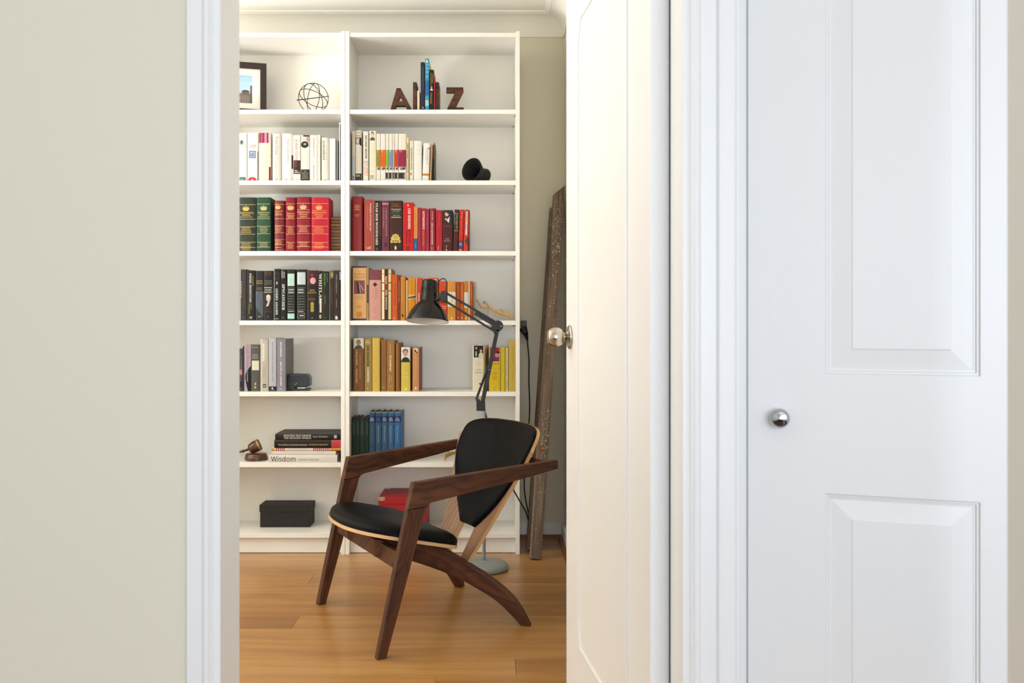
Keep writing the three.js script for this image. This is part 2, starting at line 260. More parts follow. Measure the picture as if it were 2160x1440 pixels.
// ---------- built-in cupboard ----------
{
  const c = thing('cupboard', 'white built-in cupboard with panelled door and small silver knob', 'cupboard', [0.4685, 0, -1.6]);
  const x0 = 0.400 - 0.4685, x1 = 0.4345 - 0.4685;
  part('frame_stile', rbox(x0, x1, 0, 2.1, 1.6 - D1, 0.055, 0.006, 3), M.white, c);
  part('jamb', rbox(0.4345 - 0.4685, 0.4405 - 0.4685, 0, 2.1, -0.07, 0.046, 0.001), M.white, c);
  part('door_stop', rbox(0.4405 - 0.4685, 0.4705 - 0.4685, 0, 2.08, -0.06, -0.008, 0.001), M.white, c);
  part('carcass', [box(0.441 - 0.4685, 0.46 - 0.4685, 0, 2.1, -0.45, -0.0705), box(1.04 - 0.4685, 1.06 - 0.4685, 0, 2.1, -0.45, 0.04), box(0.46 - 0.4685, 1.04 - 0.4685, 0, 2.1, -0.45, -0.43), box(0.46 - 0.4685, 1.04 - 0.4685, 2.08, 2.1, -0.43, 0.04)], M.white, c);
  const L = new THREE.Group(); L.name = 'door'; L.rotation.y = -19 * Math.PI / 180; c.add(L);
  const W = 0.509, T = 0.022;
  // leaf with two sunk panels, each with a raised bevelled field
  const s = poly([[0, 0.02], [W, 0.02], [W, 2.05], [0, 2.05]]);
  const pan = [[0.1334, 0.3758, 0.964, 1.668], [0.1334, 0.3758, 0.16, 0.750]];
  for (const [a, b, y0, y1] of pan) s.holes.push(new THREE.Path([[a, y0], [a, y1], [b, y1], [b, y0]].map((p) => new THREE.Vector2(...p))));
  const leafGeo = extrude(s, T, 0.0015, 1); leafGeo.translate(0, 0, -T);
  part('leaf', metres(leafGeo), M.white, L);
  part('backing', box(0.1, 0.41, 0.1, 1.75, -T - 0.004, -T + 0.002), M.white, L);
  for (const [a, b, y0, y1] of pan) {
    // stepped moulding round the opening
    const mould = [];
    for (const [o, w, h] of [[0, 0.0045, -0.0045], [0.0045, 0.0045, -0.008]]) {
      const m = poly([[a + o, y0 + o], [b - o, y0 + o], [b - o, y1 - o], [a + o, y1 - o]]); m.holes.push(new THREE.Path([[a + o + w, y0 + o + w], [a + o + w, y1 - o - w], [b - o - w, y1 - o - w], [b - o - w, y0 + o + w]].map((p) => new THREE.Vector2(...p))));
      const g = extrude(m, 0.012, 0.001, 2); g.translate(0, 0, h - 0.012); mould.push(g);
    }
    part('panel_moulding', mould, M.white, L);
    const o = 0.009, bv = 0.034, z0 = -0.0092, z1 = -0.0035, A = [a + o, y0 + o], B = [b - o, y1 - o], C = [a + o + bv, y0 + o + bv], D = [b - o - bv, y1 - o - bv];
    const q = (p) => p, P = [];
    const quad = (p0, p1, p2, p3) => { for (const r of [p0, p1, p2, p0, p2, p3]) P.push(...r); };
    const O = [[A[0], A[1], z0], [B[0], A[1], z0], [B[0], B[1], z0], [A[0], B[1], z0]], I = [[C[0], C[1], z1 - 0.0018], [D[0], C[1], z1 - 0.0018], [D[0], D[1], z1 - 0.0018], [C[0], D[1], z1 - 0.0018]], J = I.map(([x, y], i) => [x + [1, -1, -1, 1][i] * 0.001, y + [1, 1, -1, -1][i] * 0.001, z1]);
    for (let i = 0; i < 4; i++) { const j = (i + 1) % 4; quad(O[i], O[j], I[j], I[i]); quad(I[i], I[j], J[j], J[i]); }
    quad(J[0], J[1], J[2], J[3]); void q;
    const g = new THREE.BufferGeometry(); g.setAttribute('position', new THREE.Float32BufferAttribute(P, 3)); g.computeVertexNormals(); metres(g);
    part('raised_panel', g, M.white, L);
  }
  const kn = part('knob', lathe([[0, 0], [0.0075, 0], [0.0065, 0.006], [0.0075, 0.011], [0.013, 0.015], [0.0175, 0.021], [0.0168, 0.027], [0.012, 0.0315], [0, 0.033]], 40).rotateX(Math.PI / 2), M.chrome, L, 'small polished silver knob');
  kn.position.set(0.056, 0.884, 0);
}

// ---------- bookcases ----------
const BF = 4.045, BB = 4.32, UX = [[-1.4735, -0.671], [-0.6695, 0.134]];
const SH = [[2.384, 2.403], [2.029, 2.049], [1.702, 1.7225], [1.376, 1.397], [1.056, 1.077], [0.728, 0.749], [0.401, 0.422], [0.0757, 0.0955]];
const shelfTop = SH.map((s) => s[1] + 0.0006);
const pinGeo = rod([-0.004, 0, 0], [0.004, 0, 0], 0.0028, 0.0028, 8);
UX.forEach(([a, b], k) => {
  const u = thing('bookcase', ['tall white bookcase partly hidden by the door frame', 'tall white bookcase with the rainbow of books behind the armchair'][k], 'bookcase', [(a + b) / 2, 0, -(BF + BB) / 2], 0, 'white bookcases along the back wall');
  const h = (b - a) / 2, z1 = (BB - BF) / 2;
  part('side_panel', rbox(-h, -h + 0.0185, 0, 2.409, -z1, z1 + 0.004, 0.001), M.shelf, u);
  part('side_panel', rbox(h - 0.0185, h, 0, 2.409, -z1, z1 + 0.004, 0.001), M.shelf, u);
  part('back_panel', box(-h + 0.002, h - 0.002, 0.05, 2.4, -z1 - 0.004, -z1 + 0.0005), M.shelf, u);
  SH.forEach(([y0, y1]) => part('shelf', rbox(-h + 0.0187, h - 0.0187, y0, y1, -z1 + 0.0005, z1, 0.001), M.shelf, u));
  part('kick_board', rbox(-h + 0.0187, h - 0.0187, 0.002, 0.0755, z1 - 0.04, z1 - 0.024, 0.001), M.shelf, u);
  if (k) for (let i = 1; i < 7; i++) for (const z of [-z1 + 0.03, z1 - 0.035]) part('shelf_pin', pinGeo, M.steel, u).position.set(h - 0.022, SH[i][0] - 0.0035, z);
});

// ---------- books: spines printed on canvas sheets ----------
const K = 5, sheets = [];
let cur = null;
function newSheet() { const c = document.createElement('canvas'); c.width = c.height = 2048; const g = c.getContext('2d'); g.fillStyle = '#888'; g.fillRect(0, 0, 2048, 2048); cur = { c, g, x: 4, y: 4, rowH: 0, tex: null, mat: null, gloss: null }; cur.tex = new THREE.CanvasTexture(c); cur.tex.colorSpace = THREE.SRGBColorSpace; cur.tex.anisotropy = 8; cur.mat = new THREE.MeshPhysicalMaterial({ map: cur.tex, color: 0xe9e8e6, roughness: 0.5, specularIntensity: 0.5 }); cur.gloss = new THREE.MeshPhysicalMaterial({ map: cur.tex, color: 0xe9e8e6, roughness: 0.36, specularIntensity: 0.7 }); sheets.push(cur); }
newSheet();
function slot(w, h, draw, color) {                                     // w, h in photo pixels
  const W = Math.ceil(w * K), H = Math.ceil(h * K);
  if (cur.x + W + 8 > 2048) { cur.x = 4; cur.y += cur.rowH + 8; cur.rowH = 0; }
  if (cur.y + H + 8 > 2048) newSheet();
  const { g } = cur, x = cur.x, y = cur.y;
  g.save(); g.fillStyle = color; g.fillRect(x - 3, y - 3, W + 6, H + 6); g.beginPath(); g.rect(x, y, W, H); g.clip(); g.translate(x, y); g.scale(K, K); draw(g, w, h); g.restore();
  cur.x += W + 8; cur.rowH = Math.max(cur.rowH, H);
  return { sheet: cur, u0: x / 2048, u1: (x + W) / 2048, v0: 1 - (y + H) / 2048, v1: 1 - y / 2048 };
}
// drawing shorthand
const R = (g, x, y, w, h, c) => { g.fillStyle = c; g.fillRect(x, y, w, h); };
const font = (g, size, serif, bold) => { g.font = (bold ? 'bold ' : '') + size + 'px ' + (serif ? 'serif' : 'sans-serif'); };
function TH(g, t, x, y, size, c, { s = 0, b = 0, max = 0 } = {}) { g.save(); font(g, 20, s, b); g.fillStyle = c; g.textAlign = 'center'; g.textBaseline = 'middle'; const w = g.measureText(t).width * size / 20; g.translate(x, y); const q = max && w > max ? max / w : 1; g.scale(size / 20 * q, size / 20); g.fillText(t, 0, 0); g.restore(); }
function TV(g, t, x, y, len, size, c, { s = 0, b = 0 } = {}) { g.save(); font(g, 20, s, b); g.fillStyle = c; g.textAlign = 'left'; g.textBaseline = 'middle'; const w = g.measureText(t).width; g.translate(x, y); g.rotate(Math.PI / 2); g.scale(len / w, size / 20); g.fillText(t, 0, 0); g.restore(); }
function dot(g, x, y, rx, ry, c) { g.fillStyle = c; g.beginPath(); g.ellipse(x, y, rx, ry, 0, 0, 7); g.fill(); }
function figure(g, x, y, w, h, bg, skin, hair, coat) { if (bg) R(g, x, y, w, h, bg); g.save(); g.beginPath(); g.rect(x, y, w, h); g.clip(); dot(g, x + w * 0.5, y + h * 1.05, w * 0.5, h * 0.42, coat); dot(g, x + w * 0.5, y + h * 0.36, w * 0.27, h * 0.28, hair); dot(g, x + w * 0.5, y + h * 0.45, w * 0.22, h * 0.25, skin); g.restore(); }
function crest(g, x, y, r, c) { dot(g, x, y + r * 0.15, r * 0.42, r * 0.55, c); for (const k of [-1, 1]) { dot(g, x + k * r * 0.55, y + r * 0.3, r * 0.34, r * 0.5, c); dot(g, x + k * r * 0.5, y - r * 0.2, r * 0.17, r * 0.3, c); dot(g, x + k * r * 0.95, y + r * 0.1, r * 0.12, r * 0.4, c); dot(g, x + k * r * 0.75, y - r * 0.42, r * 0.1, r * 0.16, c); } dot(g, x, y - r * 0.7, r * 0.18, r * 0.18, c); dot(g, x, y + r * 0.75, r * 0.85, r * 0.14, c); }
function lines(g, x, y, w, n, step, c, th = 0.6) { for (let i = 0; i < n; i++) { const q = w * (0.72 + 0.28 * Math.abs(Math.sin(i * 2.3 + w))); R(g, x - q / 2, y + i * step, q, th, c); } }

const coverMats = {};
const coverMat = (c) => coverMats[c] ??= new THREE.MeshPhysicalMaterial({ color: new THREE.Color(c), roughness: 0.5, specularIntensity: 0.5 });
// one book: spine towards +z at z = 0, base at y = 0, centred on x
function bookGeo(w, h, dep, round, slotUV, lying) {
  const pts = [[-w / 2, -dep]], n = 8, t = Math.min(0.0022, w * 0.12);
  for (let i = 0; i <= n; i++) { const a = -1 + 2 * i / n; pts.push([a * w / 2, -round * Math.min(1, a * a * 0.55 + Math.pow(Math.abs(a), 8) * 0.45)]); }
  pts.push([w / 2, -dep], [w / 2 - t, -dep], [w / 2 - t, -round - t * 1.4], [-w / 2 + t, -round - t * 1.4], [-w / 2 + t, -dep]);
  const g0 = new THREE.ExtrudeGeometry(poly(pts.map(([x, z]) => [x, -z]).reverse()), { depth: h, bevelEnabled: false }); g0.rotateX(-Math.PI / 2);
  const g = g0.toNonIndexed ? (g0.index ? g0.toNonIndexed() : g0) : g0; g.computeVertexNormals();
  const p = g.attributes.position, nr = g.attributes.normal, front = [], rest = [];
  for (let i = 0; i < p.count; i += 3) { const isFront = Math.abs(nr.getY(i)) < 0.5 && nr.getZ(i) > 0.2 && p.getZ(i) > -round - 1e-4 && p.getZ(i + 1) > -round - 1e-4 && p.getZ(i + 2) > -round - 1e-4; (isFront ? front : rest).push(i, i + 1, i + 2); }
  const order = [...front, ...rest], P = [], N = [], UV = [];
  for (const i of order) {
    P.push(p.getX(i), p.getY(i), p.getZ(i)); N.push(nr.getX(i), nr.getY(i), nr.getZ(i));
    let a = (p.getX(i) + w / 2) / w, b = p.getY(i) / h; if (lying) [a, b] = [b, 1 - a];
    UV.push(slotUV.u0 + (slotUV.u1 - slotUV.u0) * a, slotUV.v0 + (slotUV.v1 - slotUV.v0) * b);
  }
  const out = new THREE.BufferGeometry(); out.setAttribute('position', new THREE.Float32BufferAttribute(P, 3)); out.setAttribute('normal', new THREE.Float32BufferAttribute(N, 3)); out.setAttribute('uv', new THREE.Float32BufferAttribute(UV, 2));
  out.addGroup(0, front.length, 0); out.addGroup(front.length, rest.length, 1); return out;
}
const usedLabels = new Set();
const SPD = BF + 0.022;                                                // distance of the spines
// x0, x1, top: photo pixels of the spine; o: dep, back (set back), round, side, yaw, lean, hard, gloss
function book(row, x0, x1, top, color, label, draw, o = {}) {
  const d = SPD + (o.back ?? 0), y0 = shelfTop[row.shelf], w = px(x1, d) - px(x0, d) - 0.0006, h = py(top, d) - y0, dep = o.dep ?? 0.14;
  const s = slot(w * F / d, h * F / d, (g, W, H) => draw && draw(g, W, H), color);
  if (usedLabels.has(label)) console.log('duplicate label', label); usedLabels.add(label);
  const t = thing(o.hard ? 'hardback_book' : 'paperback_book', label, 'book', [px((x0 + x1) / 2, d), y0, -d], o.yaw ?? 0, row.group);
  if (o.lean) { t.rotation.z = o.lean; t.position.y += Math.abs(Math.sin(o.lean)) * w / 2; }
  const round = (o.round ?? (o.hard ? 0.22 : 0.05)) * w;
  part('cover', bookGeo(w, h, dep, round, s), [o.gloss ? s.sheet.gloss : s.sheet.mat, coverMat(o.side ?? color)], t);
  const ins = o.hard ? 0.004 : 0.0003;
  const tk = Math.min(0.0022, w * 0.12);
  part('pages', box(-w / 2 + tk, w / 2 - tk, ins, h - ins, -dep + (o.hard ? 0.004 : 0.0005), -round - tk * 1.5), o.pages ? coverMat(o.pages) : M.pages, t);
  return t;
}
function lyingBook(x0, x1, yTop, yBot, base, d, dep, color, label, group, draw, o = {}) {
  const len = px(x1, d) - px(x0, d), th = (yBot - yTop) * d / F - 0.0004;
  const s = slot(len * F / d, th * F / d, draw, color);
  const t = thing(o.hard === false ? 'paperback_book' : 'hardback_book', label, 'book', [px((x0 + x1) / 2, d), base, -d], o.yaw ?? 0, group); usedLabels.add(label);
  const turn = (g) => g.translate(0, -len / 2, 0).rotateZ(-Math.PI / 2).translate(0, th / 2, 0);
  const round = o.round ?? 0.003;
  part('cover', turn(bookGeo(th, len, dep, round, s, true)), [s.sheet.gloss, coverMat(o.side ?? color)], t);
  part('pages', turn(box(-th / 2 + 0.0018, th / 2 - 0.0018, 0.004, len - 0.004, -dep + 0.003, -round - 0.003)), M.pages, t);
  return base + th + 0.0004;
}

// left bookcase, second shelf: white books
let W2 = { shelf: 2, group: 'white books in the partly hidden bookcase' };
book(W2, 503, 520.4, 280, '#f3f1e4', 'white book with a grey-green emblem and grey foot label', (g, w, h) => { dot(g, 6.5, 20, 4.2, 5.5, '#8fa39a'); dot(g, 6.5, 20, 2, 3, '#3c4f4c'); R(g, 2, 28.5, w - 2, 0.4, '#c9c6b6'); lines(g, 8, 37, 10, 5, 6, '#d5d2c2', 0.4); R(g, 2, h - 8.5, w - 4, 8.5, '#5f7f80'); R(g, 4, h - 3.5, 7, 1, '#d8e2df'); });
book(W2, 521.5, 544.6, 280, '#f7f4ec', 'white book with red LAW title, blue photo and red half disc', (g, w, h) => { R(g, w - 1.2, 0, 1.2, h, '#e9e2d2'); R(g, w - 1.3, 39, 1.3, h - 39, '#20201c'); TH(g, 'LAW', 10.8, 27, 7.5, '#c6483a', { b: 0, max: 16 }); R(g, 3.5, 31, 14.5, 1, '#e0a08c'); R(g, 3.5, 32.8, 14.5, 0.8, '#e6b3a0'); R(g, 3.5, 38, 14.5, 15.5, '#6f80a6'); R(g, 5.5, 40, 10.5, 11.5, '#aebad2'); R(g, 7, 44, 2, 6, '#5c6a92'); R(g, 11, 43, 2, 7, '#5c6a92'); dot(g, 10.5, h, 10, 8.5, '#cf3c3a'); dot(g, 10.5, h - 2.6, 1.6, 2, '#f7e2dc'); });
book(W2, 546, 571, 280, '#f6ead3', 'cream book with a magenta striped head band', (g, w, h) => { const c = ['#a8486a', '#8d2b4c', '#bf6d8c', '#7d1f3c', '#b45478', '#d9a0b4', '#c98aa2', '#6f1632', '#e6c2cc', '#ead2d2']; c.forEach((q, i) => R(g, i * w / 10, 0, w / 10 + 0.2, 21.5, q)); lines(g, 12, 28, 12, 3, 2.5, '#ddc4a6', 0.4); TV(g, 'INTERNATIONAL', 16, 46, 44, 3.6, '#dcb59a', { s: 1 }); TV(g, 'LAW', 10.5, 62, 11, 3.6, '#dcb59a', { s: 1 }); R(g, w - 3.6, h - 30, 3.6, 30, '#7c1026'); });
book(W2, 573.6, 592.4, 282, '#f1ede0', 'white hardback with grey serif title down the spine', (g, w, h) => { TV(g, 'Tom Uren', 9.6, 5, 40, 8, '#6d6d66', { s: 1 }); TV(g, 'Straight Left', 9.6, 47, 50, 7, '#b6b1a2', { s: 1 }); dot(g, 9, h - 3, 1, 1, '#8a887c'); }, { hard: 1 });
book(W2, 593, 617.4, 281.5, '#f5f5f3', 'thick white hardback with thin grey capitals', (g, w, h) => { TV(g, 'PAUL KEATING', 14, 12, 49, 5.5, '#8f9094', { s: 1 }); TV(g, 'DAVID LOVE', 6, 12, 29, 4, '#b5b6b8', { s: 1 }); TH(g, '12', 10, h - 3.5, 5, '#6a6a60', { b: 1 }); R(g, w - 2.6, 45, 2.6, 29, '#1b1a17'); }, { hard: 1 });
book(W2, 618.4, 633.6, 285, '#f2ede2', 'white book with red serif author over a black photo block', (g, w, h) => { TV(g, 'John Gris', 7.5, 9, 45, 7.5, '#c8383a', { s: 1 }); R(g, 0.5, 53, w - 0.5, 29, '#35302a'); TV(g, 'ham', 6, 54, 14, 7, '#c8202c', { s: 1, b: 1 }); TH(g, 'The', 6, 75, 4, '#e8e0d0', { b: 1 }); TH(g, 'Activist', 8, 78.5, 4, '#e8e0d0', { b: 1, max: 11 }); TV(g, 'ally', 7, 86, 10, 4, '#b9b4a6', { s: 1 }); });
book(W2, 634.6, 653, 285, '#f4efdd', 'white book with photo at the head and black foot block', (g, w, h) => { R(g, 0, 0, w, 25, '#cfd8cf'); R(g, 5, 0, w - 5, 3, '#37332d'); dot(g, w - 3, 9, 4, 6, '#c8a183'); dot(g, 8, 20, 8, 7, '#2d2c2a'); R(g, 6, 17, 5, 4, '#b8bbb2'); TV(g, 'THE WARS OF', 14.6, 33, 34, 3.4, '#d2bf92', { s: 1 }); TV(g, 'ROBERT MUELLER', 4, 33, 34, 3.2, '#c8c2aa', { s: 1 }); R(g, 0, h - 24.5, w, 24.5, '#332e28'); ['The', 'Rather Too', 'Honest', 'Former', 'Absolutely'].forEach((t, i) => TH(g, t, 9, h - 20.5 + i * 3.6, 3.2, '#d6cdb8', { s: 1, max: 14 })); dot(g, 9, h - 1.6, 1.5, 1.2, '#c23a33'); });
book(W2, 653.8, 669.4, 285, '#f7f4ec', 'white book lettered in bright red capitals', (g, w, h) => { TV(g, 'THE WORLD AS IT IS', 8, 5, 41, 4, '#d8514c', { b: 1 }); TV(g, 'Jill', 8, 49, 11, 6, '#c9c9c4', { s: 1 }); TV(g, 'BEN RHODES', 8, 63, 28, 4, '#d8514c', { b: 1 }); TV(g, 'V', 8, h - 5, 3, 4, '#8b8b86'); });
book(W2, 670, 675.6, 284, '#f0e9d8', 'slim cream book between red-lettered and green-lettered white books', (g, w, h) => lines(g, w / 2, 10, 1, 8, 8, '#ddd4be', 2));
book(W2, 677.2, 693.4, 290, '#efe9d9', 'white hardback with bold dark green title', (g, w, h) => { TV(g, 'JUDGMENT', 5.5, 7, 41, 6.2, '#2f3a25', { b: 1 }); TV(g, 'A Life in', 11.5, 18, 30, 4, '#c9c2b2', { s: 1 }); TV(g, 'Jonathan', 6.5, 53, 26, 4, '#d3ccbb', { s: 1 }); dot(g, 8, h - 2, 2, 1.4, '#d8bd62'); }, { hard: 1 });
book(W2, 694.8, 707.4, 292, '#f4f3ef', 'plain white book with hardly visible lettering', (g, w, h) => { TV(g, 'White Lies', 6.5, 9, 26, 4, '#d8d8d6', { s: 1 }); TV(g, 'Anderson', 6.5, 48, 26, 3.4, '#deddda', { s: 1 }); });
book(W2, 708.2, 713.6, 296, '#f2f0ea', 'white pamphlet with a black cover panel at the row end', null, { side: '#1d1b12', back: 0.03 });
book(W2, 715.4, 718.6, 258, '#eceef2', 'tall thin white folder against the bookcase side', (g, w, h) => R(g, w - 1, 4, 1, h - 4, '#171a20'), { side: '#12141a', back: -0.008 });
// third shelf: bound volumes
let W3 = { shelf: 3, group: 'bound debate volumes with gold bands' };
const debate = (bandYs, cx, crestY, t1, rows, gold = '#dcb766', s0 = 1) => (g, w, h) => {
  for (const y of bandYs) { R(g, 0.6, y, w - 1.2, 0.9, gold); }
  crest(g, cx, crestY, 6.6 * s0, gold);
  t1.forEach(([t, y, sz, ser]) => TH(g, t, cx + 0.4, y, sz, gold, { s: ser, b: 1, max: w - 4 }));
  rows.forEach(([y, n]) => lines(g, cx, y, w * 0.62, n, 3.2, gold, 1.0));
};
const PD = [['Parliamentary', 37, 6, 1], ['Debates', 41.6, 5.4, 1]];
book(W3, 503, 539.6, 416, '#2f3b32', 'darkest green bound volume with gold bands', debate([15, 45.6, 61.5, 77, 94, 105], 15.5, 23, [['Parliamentary', 32.4, 5, 1], ['Debates', 37, 4.6, 1], ['REPRESENTATIVES', 41.5, 3, 0]], [[64, 4], [97, 3], [107, 2]], '#d9b768'), { hard: 1, round: 0.08 });
book(W3, 541, 570.4, 416, '#274f37', 'mid green bound volume with pale gold bands', debate([13.5, 44.6, 60.6, 76.3, 94, 104.6], 15, 22, [['Parliamentary', 32, 5, 1], ['Debates', 36.6, 4.6, 1], ['REPRESENTATIVES', 41.2, 3, 0]], [[63.5, 4], [96.5, 3]], '#c9bd86'), { hard: 1, round: 0.06, dep: 0.17 });
book(W3, 576.6, 601.4, 423, '#7a1a28', 'shorter burgundy bound volume with rounded glossy spine', debate([7, 37.4, 52, 67, 81.6, 92.4, 103.4], 9.5, 13, [['PARLIAMENTARY', 22, 3.2, 0], ['DEBATES', 25.6, 3, 0], ['SENATE', 29.5, 4.6, 0]], [[54, 4], [84, 3], [98, 1]], '#dcb06a', 0.85), { hard: 1, round: 0.3, gloss: 1 });
book(W3, 602.2, 623, 416, '#8d1c2c', 'narrow maroon bound volume with gold crest', debate([13.4, 44.6, 61, 77, 94.4], 10.5, 21, [['Parliamentary', 34, 4.4, 1], ['Debates', 38, 4, 1], ['SENATE', 41.6, 3.6, 0]], [[64, 4], [97, 3], [106.5, 1]], '#e0b96e'), { hard: 1, round: 0.12 });
book(W3, 624, 656, 415, '#8f1a2f', 'wide maroon bound volume with gold crest', debate([13, 44.4, 60.6, 76.6, 94.6, 104.6], 15.5, 20.5, [['COMMONWEALTH OF AUSTRALIA', 27, 2, 0], ['Parliamentary', 31.8, 5, 1], ['Debates', 36.4, 4.6, 1], ['SENATE', 41.2, 4, 0]], [[63, 4], [96.5, 3]], '#e3b878'), { hard: 1, round: 0.14 });
book(W3, 657, 693, 416, '#bf0a2c', 'bright crimson bound volume with gold crest', debate([13, 44.4, 60.6, 76.6, 94.6, 104.6], 15.6, 20.5, [['COMMONWEALTH OF AUSTRALIA', 28, 2, 0], ['Parliamentary', 31.8, 5, 1], ['Debates', 36.4, 4.6, 1], ['SENATE', 41.2, 4, 0]], [[63.5, 4], [96.5, 3], [106.5, 1]], '#e8a860'), { hard: 1, round: 0.04, dep: 0.12, side: '#a50826', gloss: 1 });
{
  let y = shelfTop[3]; const d = SPD + 0.05;
  for (let k = 0; k < 11; k++) {
    const th = 0.0152, o = thing('booklet', 'slim brown booklet lying in the pile beside the crimson volume', 'booklet', [px(709, d), y, -d - 0.06], 0, 'pile of brown booklets'), e = 0.002 * rnd();
    const g = rbox(-0.026 + e, 0.0205, 0, th - 0.003, -0.07, 0.06, 0.0012); part('cover', g, coverMat(k % 2 ? '#7a5a3e' : '#86664a'), o);
    part('pages', box(-0.024 + e, 0.019, th - 0.003, th - 0.0002, -0.068, 0.056), coverMat('#4a3526'), o); y += th;
  }
}
// fourth shelf: black books
let W4 = { shelf: 4, group: 'black books in the partly hidden bookcase' };
book(W4, 504, 520, 568, '#33322f', 'black book with dull red title and white edge strip', (g, w, h) => { R(g, 2, 0, 1.2, h, '#d8dad8'); TV(g, 'AMERICA', 4.8, 24, 36, 2.6, '#dcdcd8', { s: 1 }); TV(g, 'MICHAEL FULLILOVE', 10, 8, 68, 4, '#8a3236', { s: 1 }); R(g, 4, 92, 10, 0.5, '#6b2c30'); TH(g, 'A', 9, h - 6, 6, '#6d6d68'); }, { gloss: 1 });
book(W4, 521, 538, 570, '#1f1e1b', 'black book with white title and yellow small print', (g, w, h) => { TV(g, 'PRIME MINISTERS', 7, 6, 62, 5.6, '#e2e4e0', { s: 1, b: 1 }); TV(g, 'Australian', 12.5, 12, 21, 3, '#c4b13a', { b: 1 }); TV(g, 'MICHELLE GRATTAN', 4.6, 70, 22, 2.6, '#c4b13a', { b: 1 }); TV(g, 'Edited by', 8.4, 70, 12, 2.6, '#c4b13a', { b: 1 }); TH(g, 'M', 8, h - 6, 6.5, '#cfcfca', { b: 1 }); });
book(W4, 539, 555.6, 571, '#242629', 'black book with a slate grey photo in its lower half', (g, w, h) => { R(g, 0, 43, w, h - 43, '#56606a'); for (let i = 0; i < 16; i++) { g.strokeStyle = i % 2 ? '#6e7882' : '#3f4850'; g.lineWidth = 0.5; g.beginPath(); g.moveTo(2 + i, 48 + (i * 7) % 12); g.lineTo(1 + i * 0.9, 80 + (i * 5) % 14); g.stroke(); } g.fillStyle = '#2c3036'; g.beginPath(); g.moveTo(0, 76); g.lineTo(w, 100); g.lineTo(w, h); g.lineTo(0, h); g.fill(); TH(g, 'DAVID', 8, 21.5, 4, '#c8a75c', { b: 1 }); TH(g, 'WALSH', 8, 26, 4, '#c8a75c', { b: 1 }); TH(g, 'A BONE', 8, 36, 3, '#b0883e', { b: 1 }); TH(g, 'OF FACT', 8, 39, 3, '#b0883e', { b: 1 }); TH(g, 'SUB', 8, h - 8, 3.4, '#d4c070', { b: 1 }); });
book(W4, 556.4, 576.6, 571, '#201b17', 'black book with a portrait head halfway down', (g, w, h) => { TH(g, 'TRAITOR TO', 9, 4, 3, '#9a8048', { max: 15 }); TH(g, 'HIS CLASS', 9, 8, 3, '#9a8048', { max: 13 }); ['THE PRIVILEGED', 'LIFE AND RADICAL', 'PRESIDENCY OF'].forEach((t, i) => TH(g, t, 9, 21 + i * 3.6, 2.4, '#b9b0a0', { max: 16 })); ['FRANKLIN', 'DELANO', 'ROOSEVELT'].forEach((t, i) => TH(g, t, 9, 35.4 + i * 4.8, 3.6, '#e6e2d6', { b: 1, max: 17 })); dot(g, 9.6, 58, 4.8, 7.2, '#cdb9a8'); dot(g, 9.6, 54, 4.6, 4, '#d8cfc6'); g.fillStyle = '#c9c4bc'; g.beginPath(); g.moveTo(8, 66); g.lineTo(13, 63); g.lineTo(10, 74); g.lineTo(4, 76); g.fill(); TH(g, 'H. W.', 9, 81, 3.6, '#a3372b'); TH(g, 'BRANDS', 9, 86, 3.6, '#a3372b', { max: 14 }); dot(g, 9, 97, 1.4, 1.6, '#77736a'); }, { hard: 1, round: 0.06 });
book(W4, 577.4, 591, 567, '#1d1c1a', 'black book with tall white capitals and silver edge', (g, w, h) => { R(g, 0, 0, 1.5, h, '#8d9894'); TH(g, 'Before', 6.5, 9, 4, '#a3542f', { s: 1, max: 10 }); TH(g, 'Dawn', 6.5, 19.6, 4, '#a3542f', { s: 1, max: 10 }); figure(g, 3, 24, 7, 13, null, '#d8b8a4', '#3a2c22', '#1d1c1a'); TV(g, 'GERRY ADAMS', 6.2, 41, 56, 6.6, '#e8eae6', { s: 1, b: 1 }); TH(g, 'BOOK', 6, h - 3.5, 2.6, '#cfc9a2', { b: 1 }); });
book(W4, 592, 604, 568, '#1b1a18', 'black book with heavy white spy thriller lettering', (g, w, h) => { TV(g, 'PETER', 7, 5, 13, 3.4, '#d8dad6', { b: 1 }); TV(g, 'WRIGHT', 3, 3, 16, 3.4, '#d8dad6', { b: 1 }); TV(g, 'SPYCATCHER', 5.6, 31, 55, 7.2, '#f0f2ee', { s: 1, b: 1 }); TH(g, 'A', 5, h - 6, 6, '#7d8a84'); });
const casebook = (c1, c2, y1) => (g, w, h) => { R(g, 1, y1, w - 3, 26, c1); lines(g, w / 2 - 0.5, y1 + 10, 8, 4, 3, '#8fa49e', 0.4); for (let i = 0; i < 9; i++) R(g, 1.5, 39 + i * 5.7, w - 5, 0.6, '#a8aca4'); R(g, 2.5, 42, 12, 1.6, '#d8dcd4'); R(g, 2.5, 47.6, 12, 1.6, '#d8dcd4'); R(g, 2.5, 88, 12, 1.2, '#d8dcd4'); if (c2) { R(g, 1, h - 14.4, w - 3, 11, c2); TH(g, 'V', w / 2, h - 10.5, 4, '#5f8a7c'); } else { g.strokeStyle = '#aab0ac'; g.lineWidth = 0.6; g.strokeRect(2, h - 15.5, w - 6, 10.5); R(g, 6, h - 11, 9, 2, '#d8dcd4'); } };
book(W4, 605.4, 623, 568, '#23231f', 'black file with mint green labels', casebook('#bfe0d4', '#b6dfd2', 9), { hard: 1, round: 0.05 });
book(W4, 625.6, 646.4, 568, '#23241f', 'black file with a pale blue label and boxed foot mark', casebook('#c9d6da', null, 6), { hard: 1, round: 0.05 });
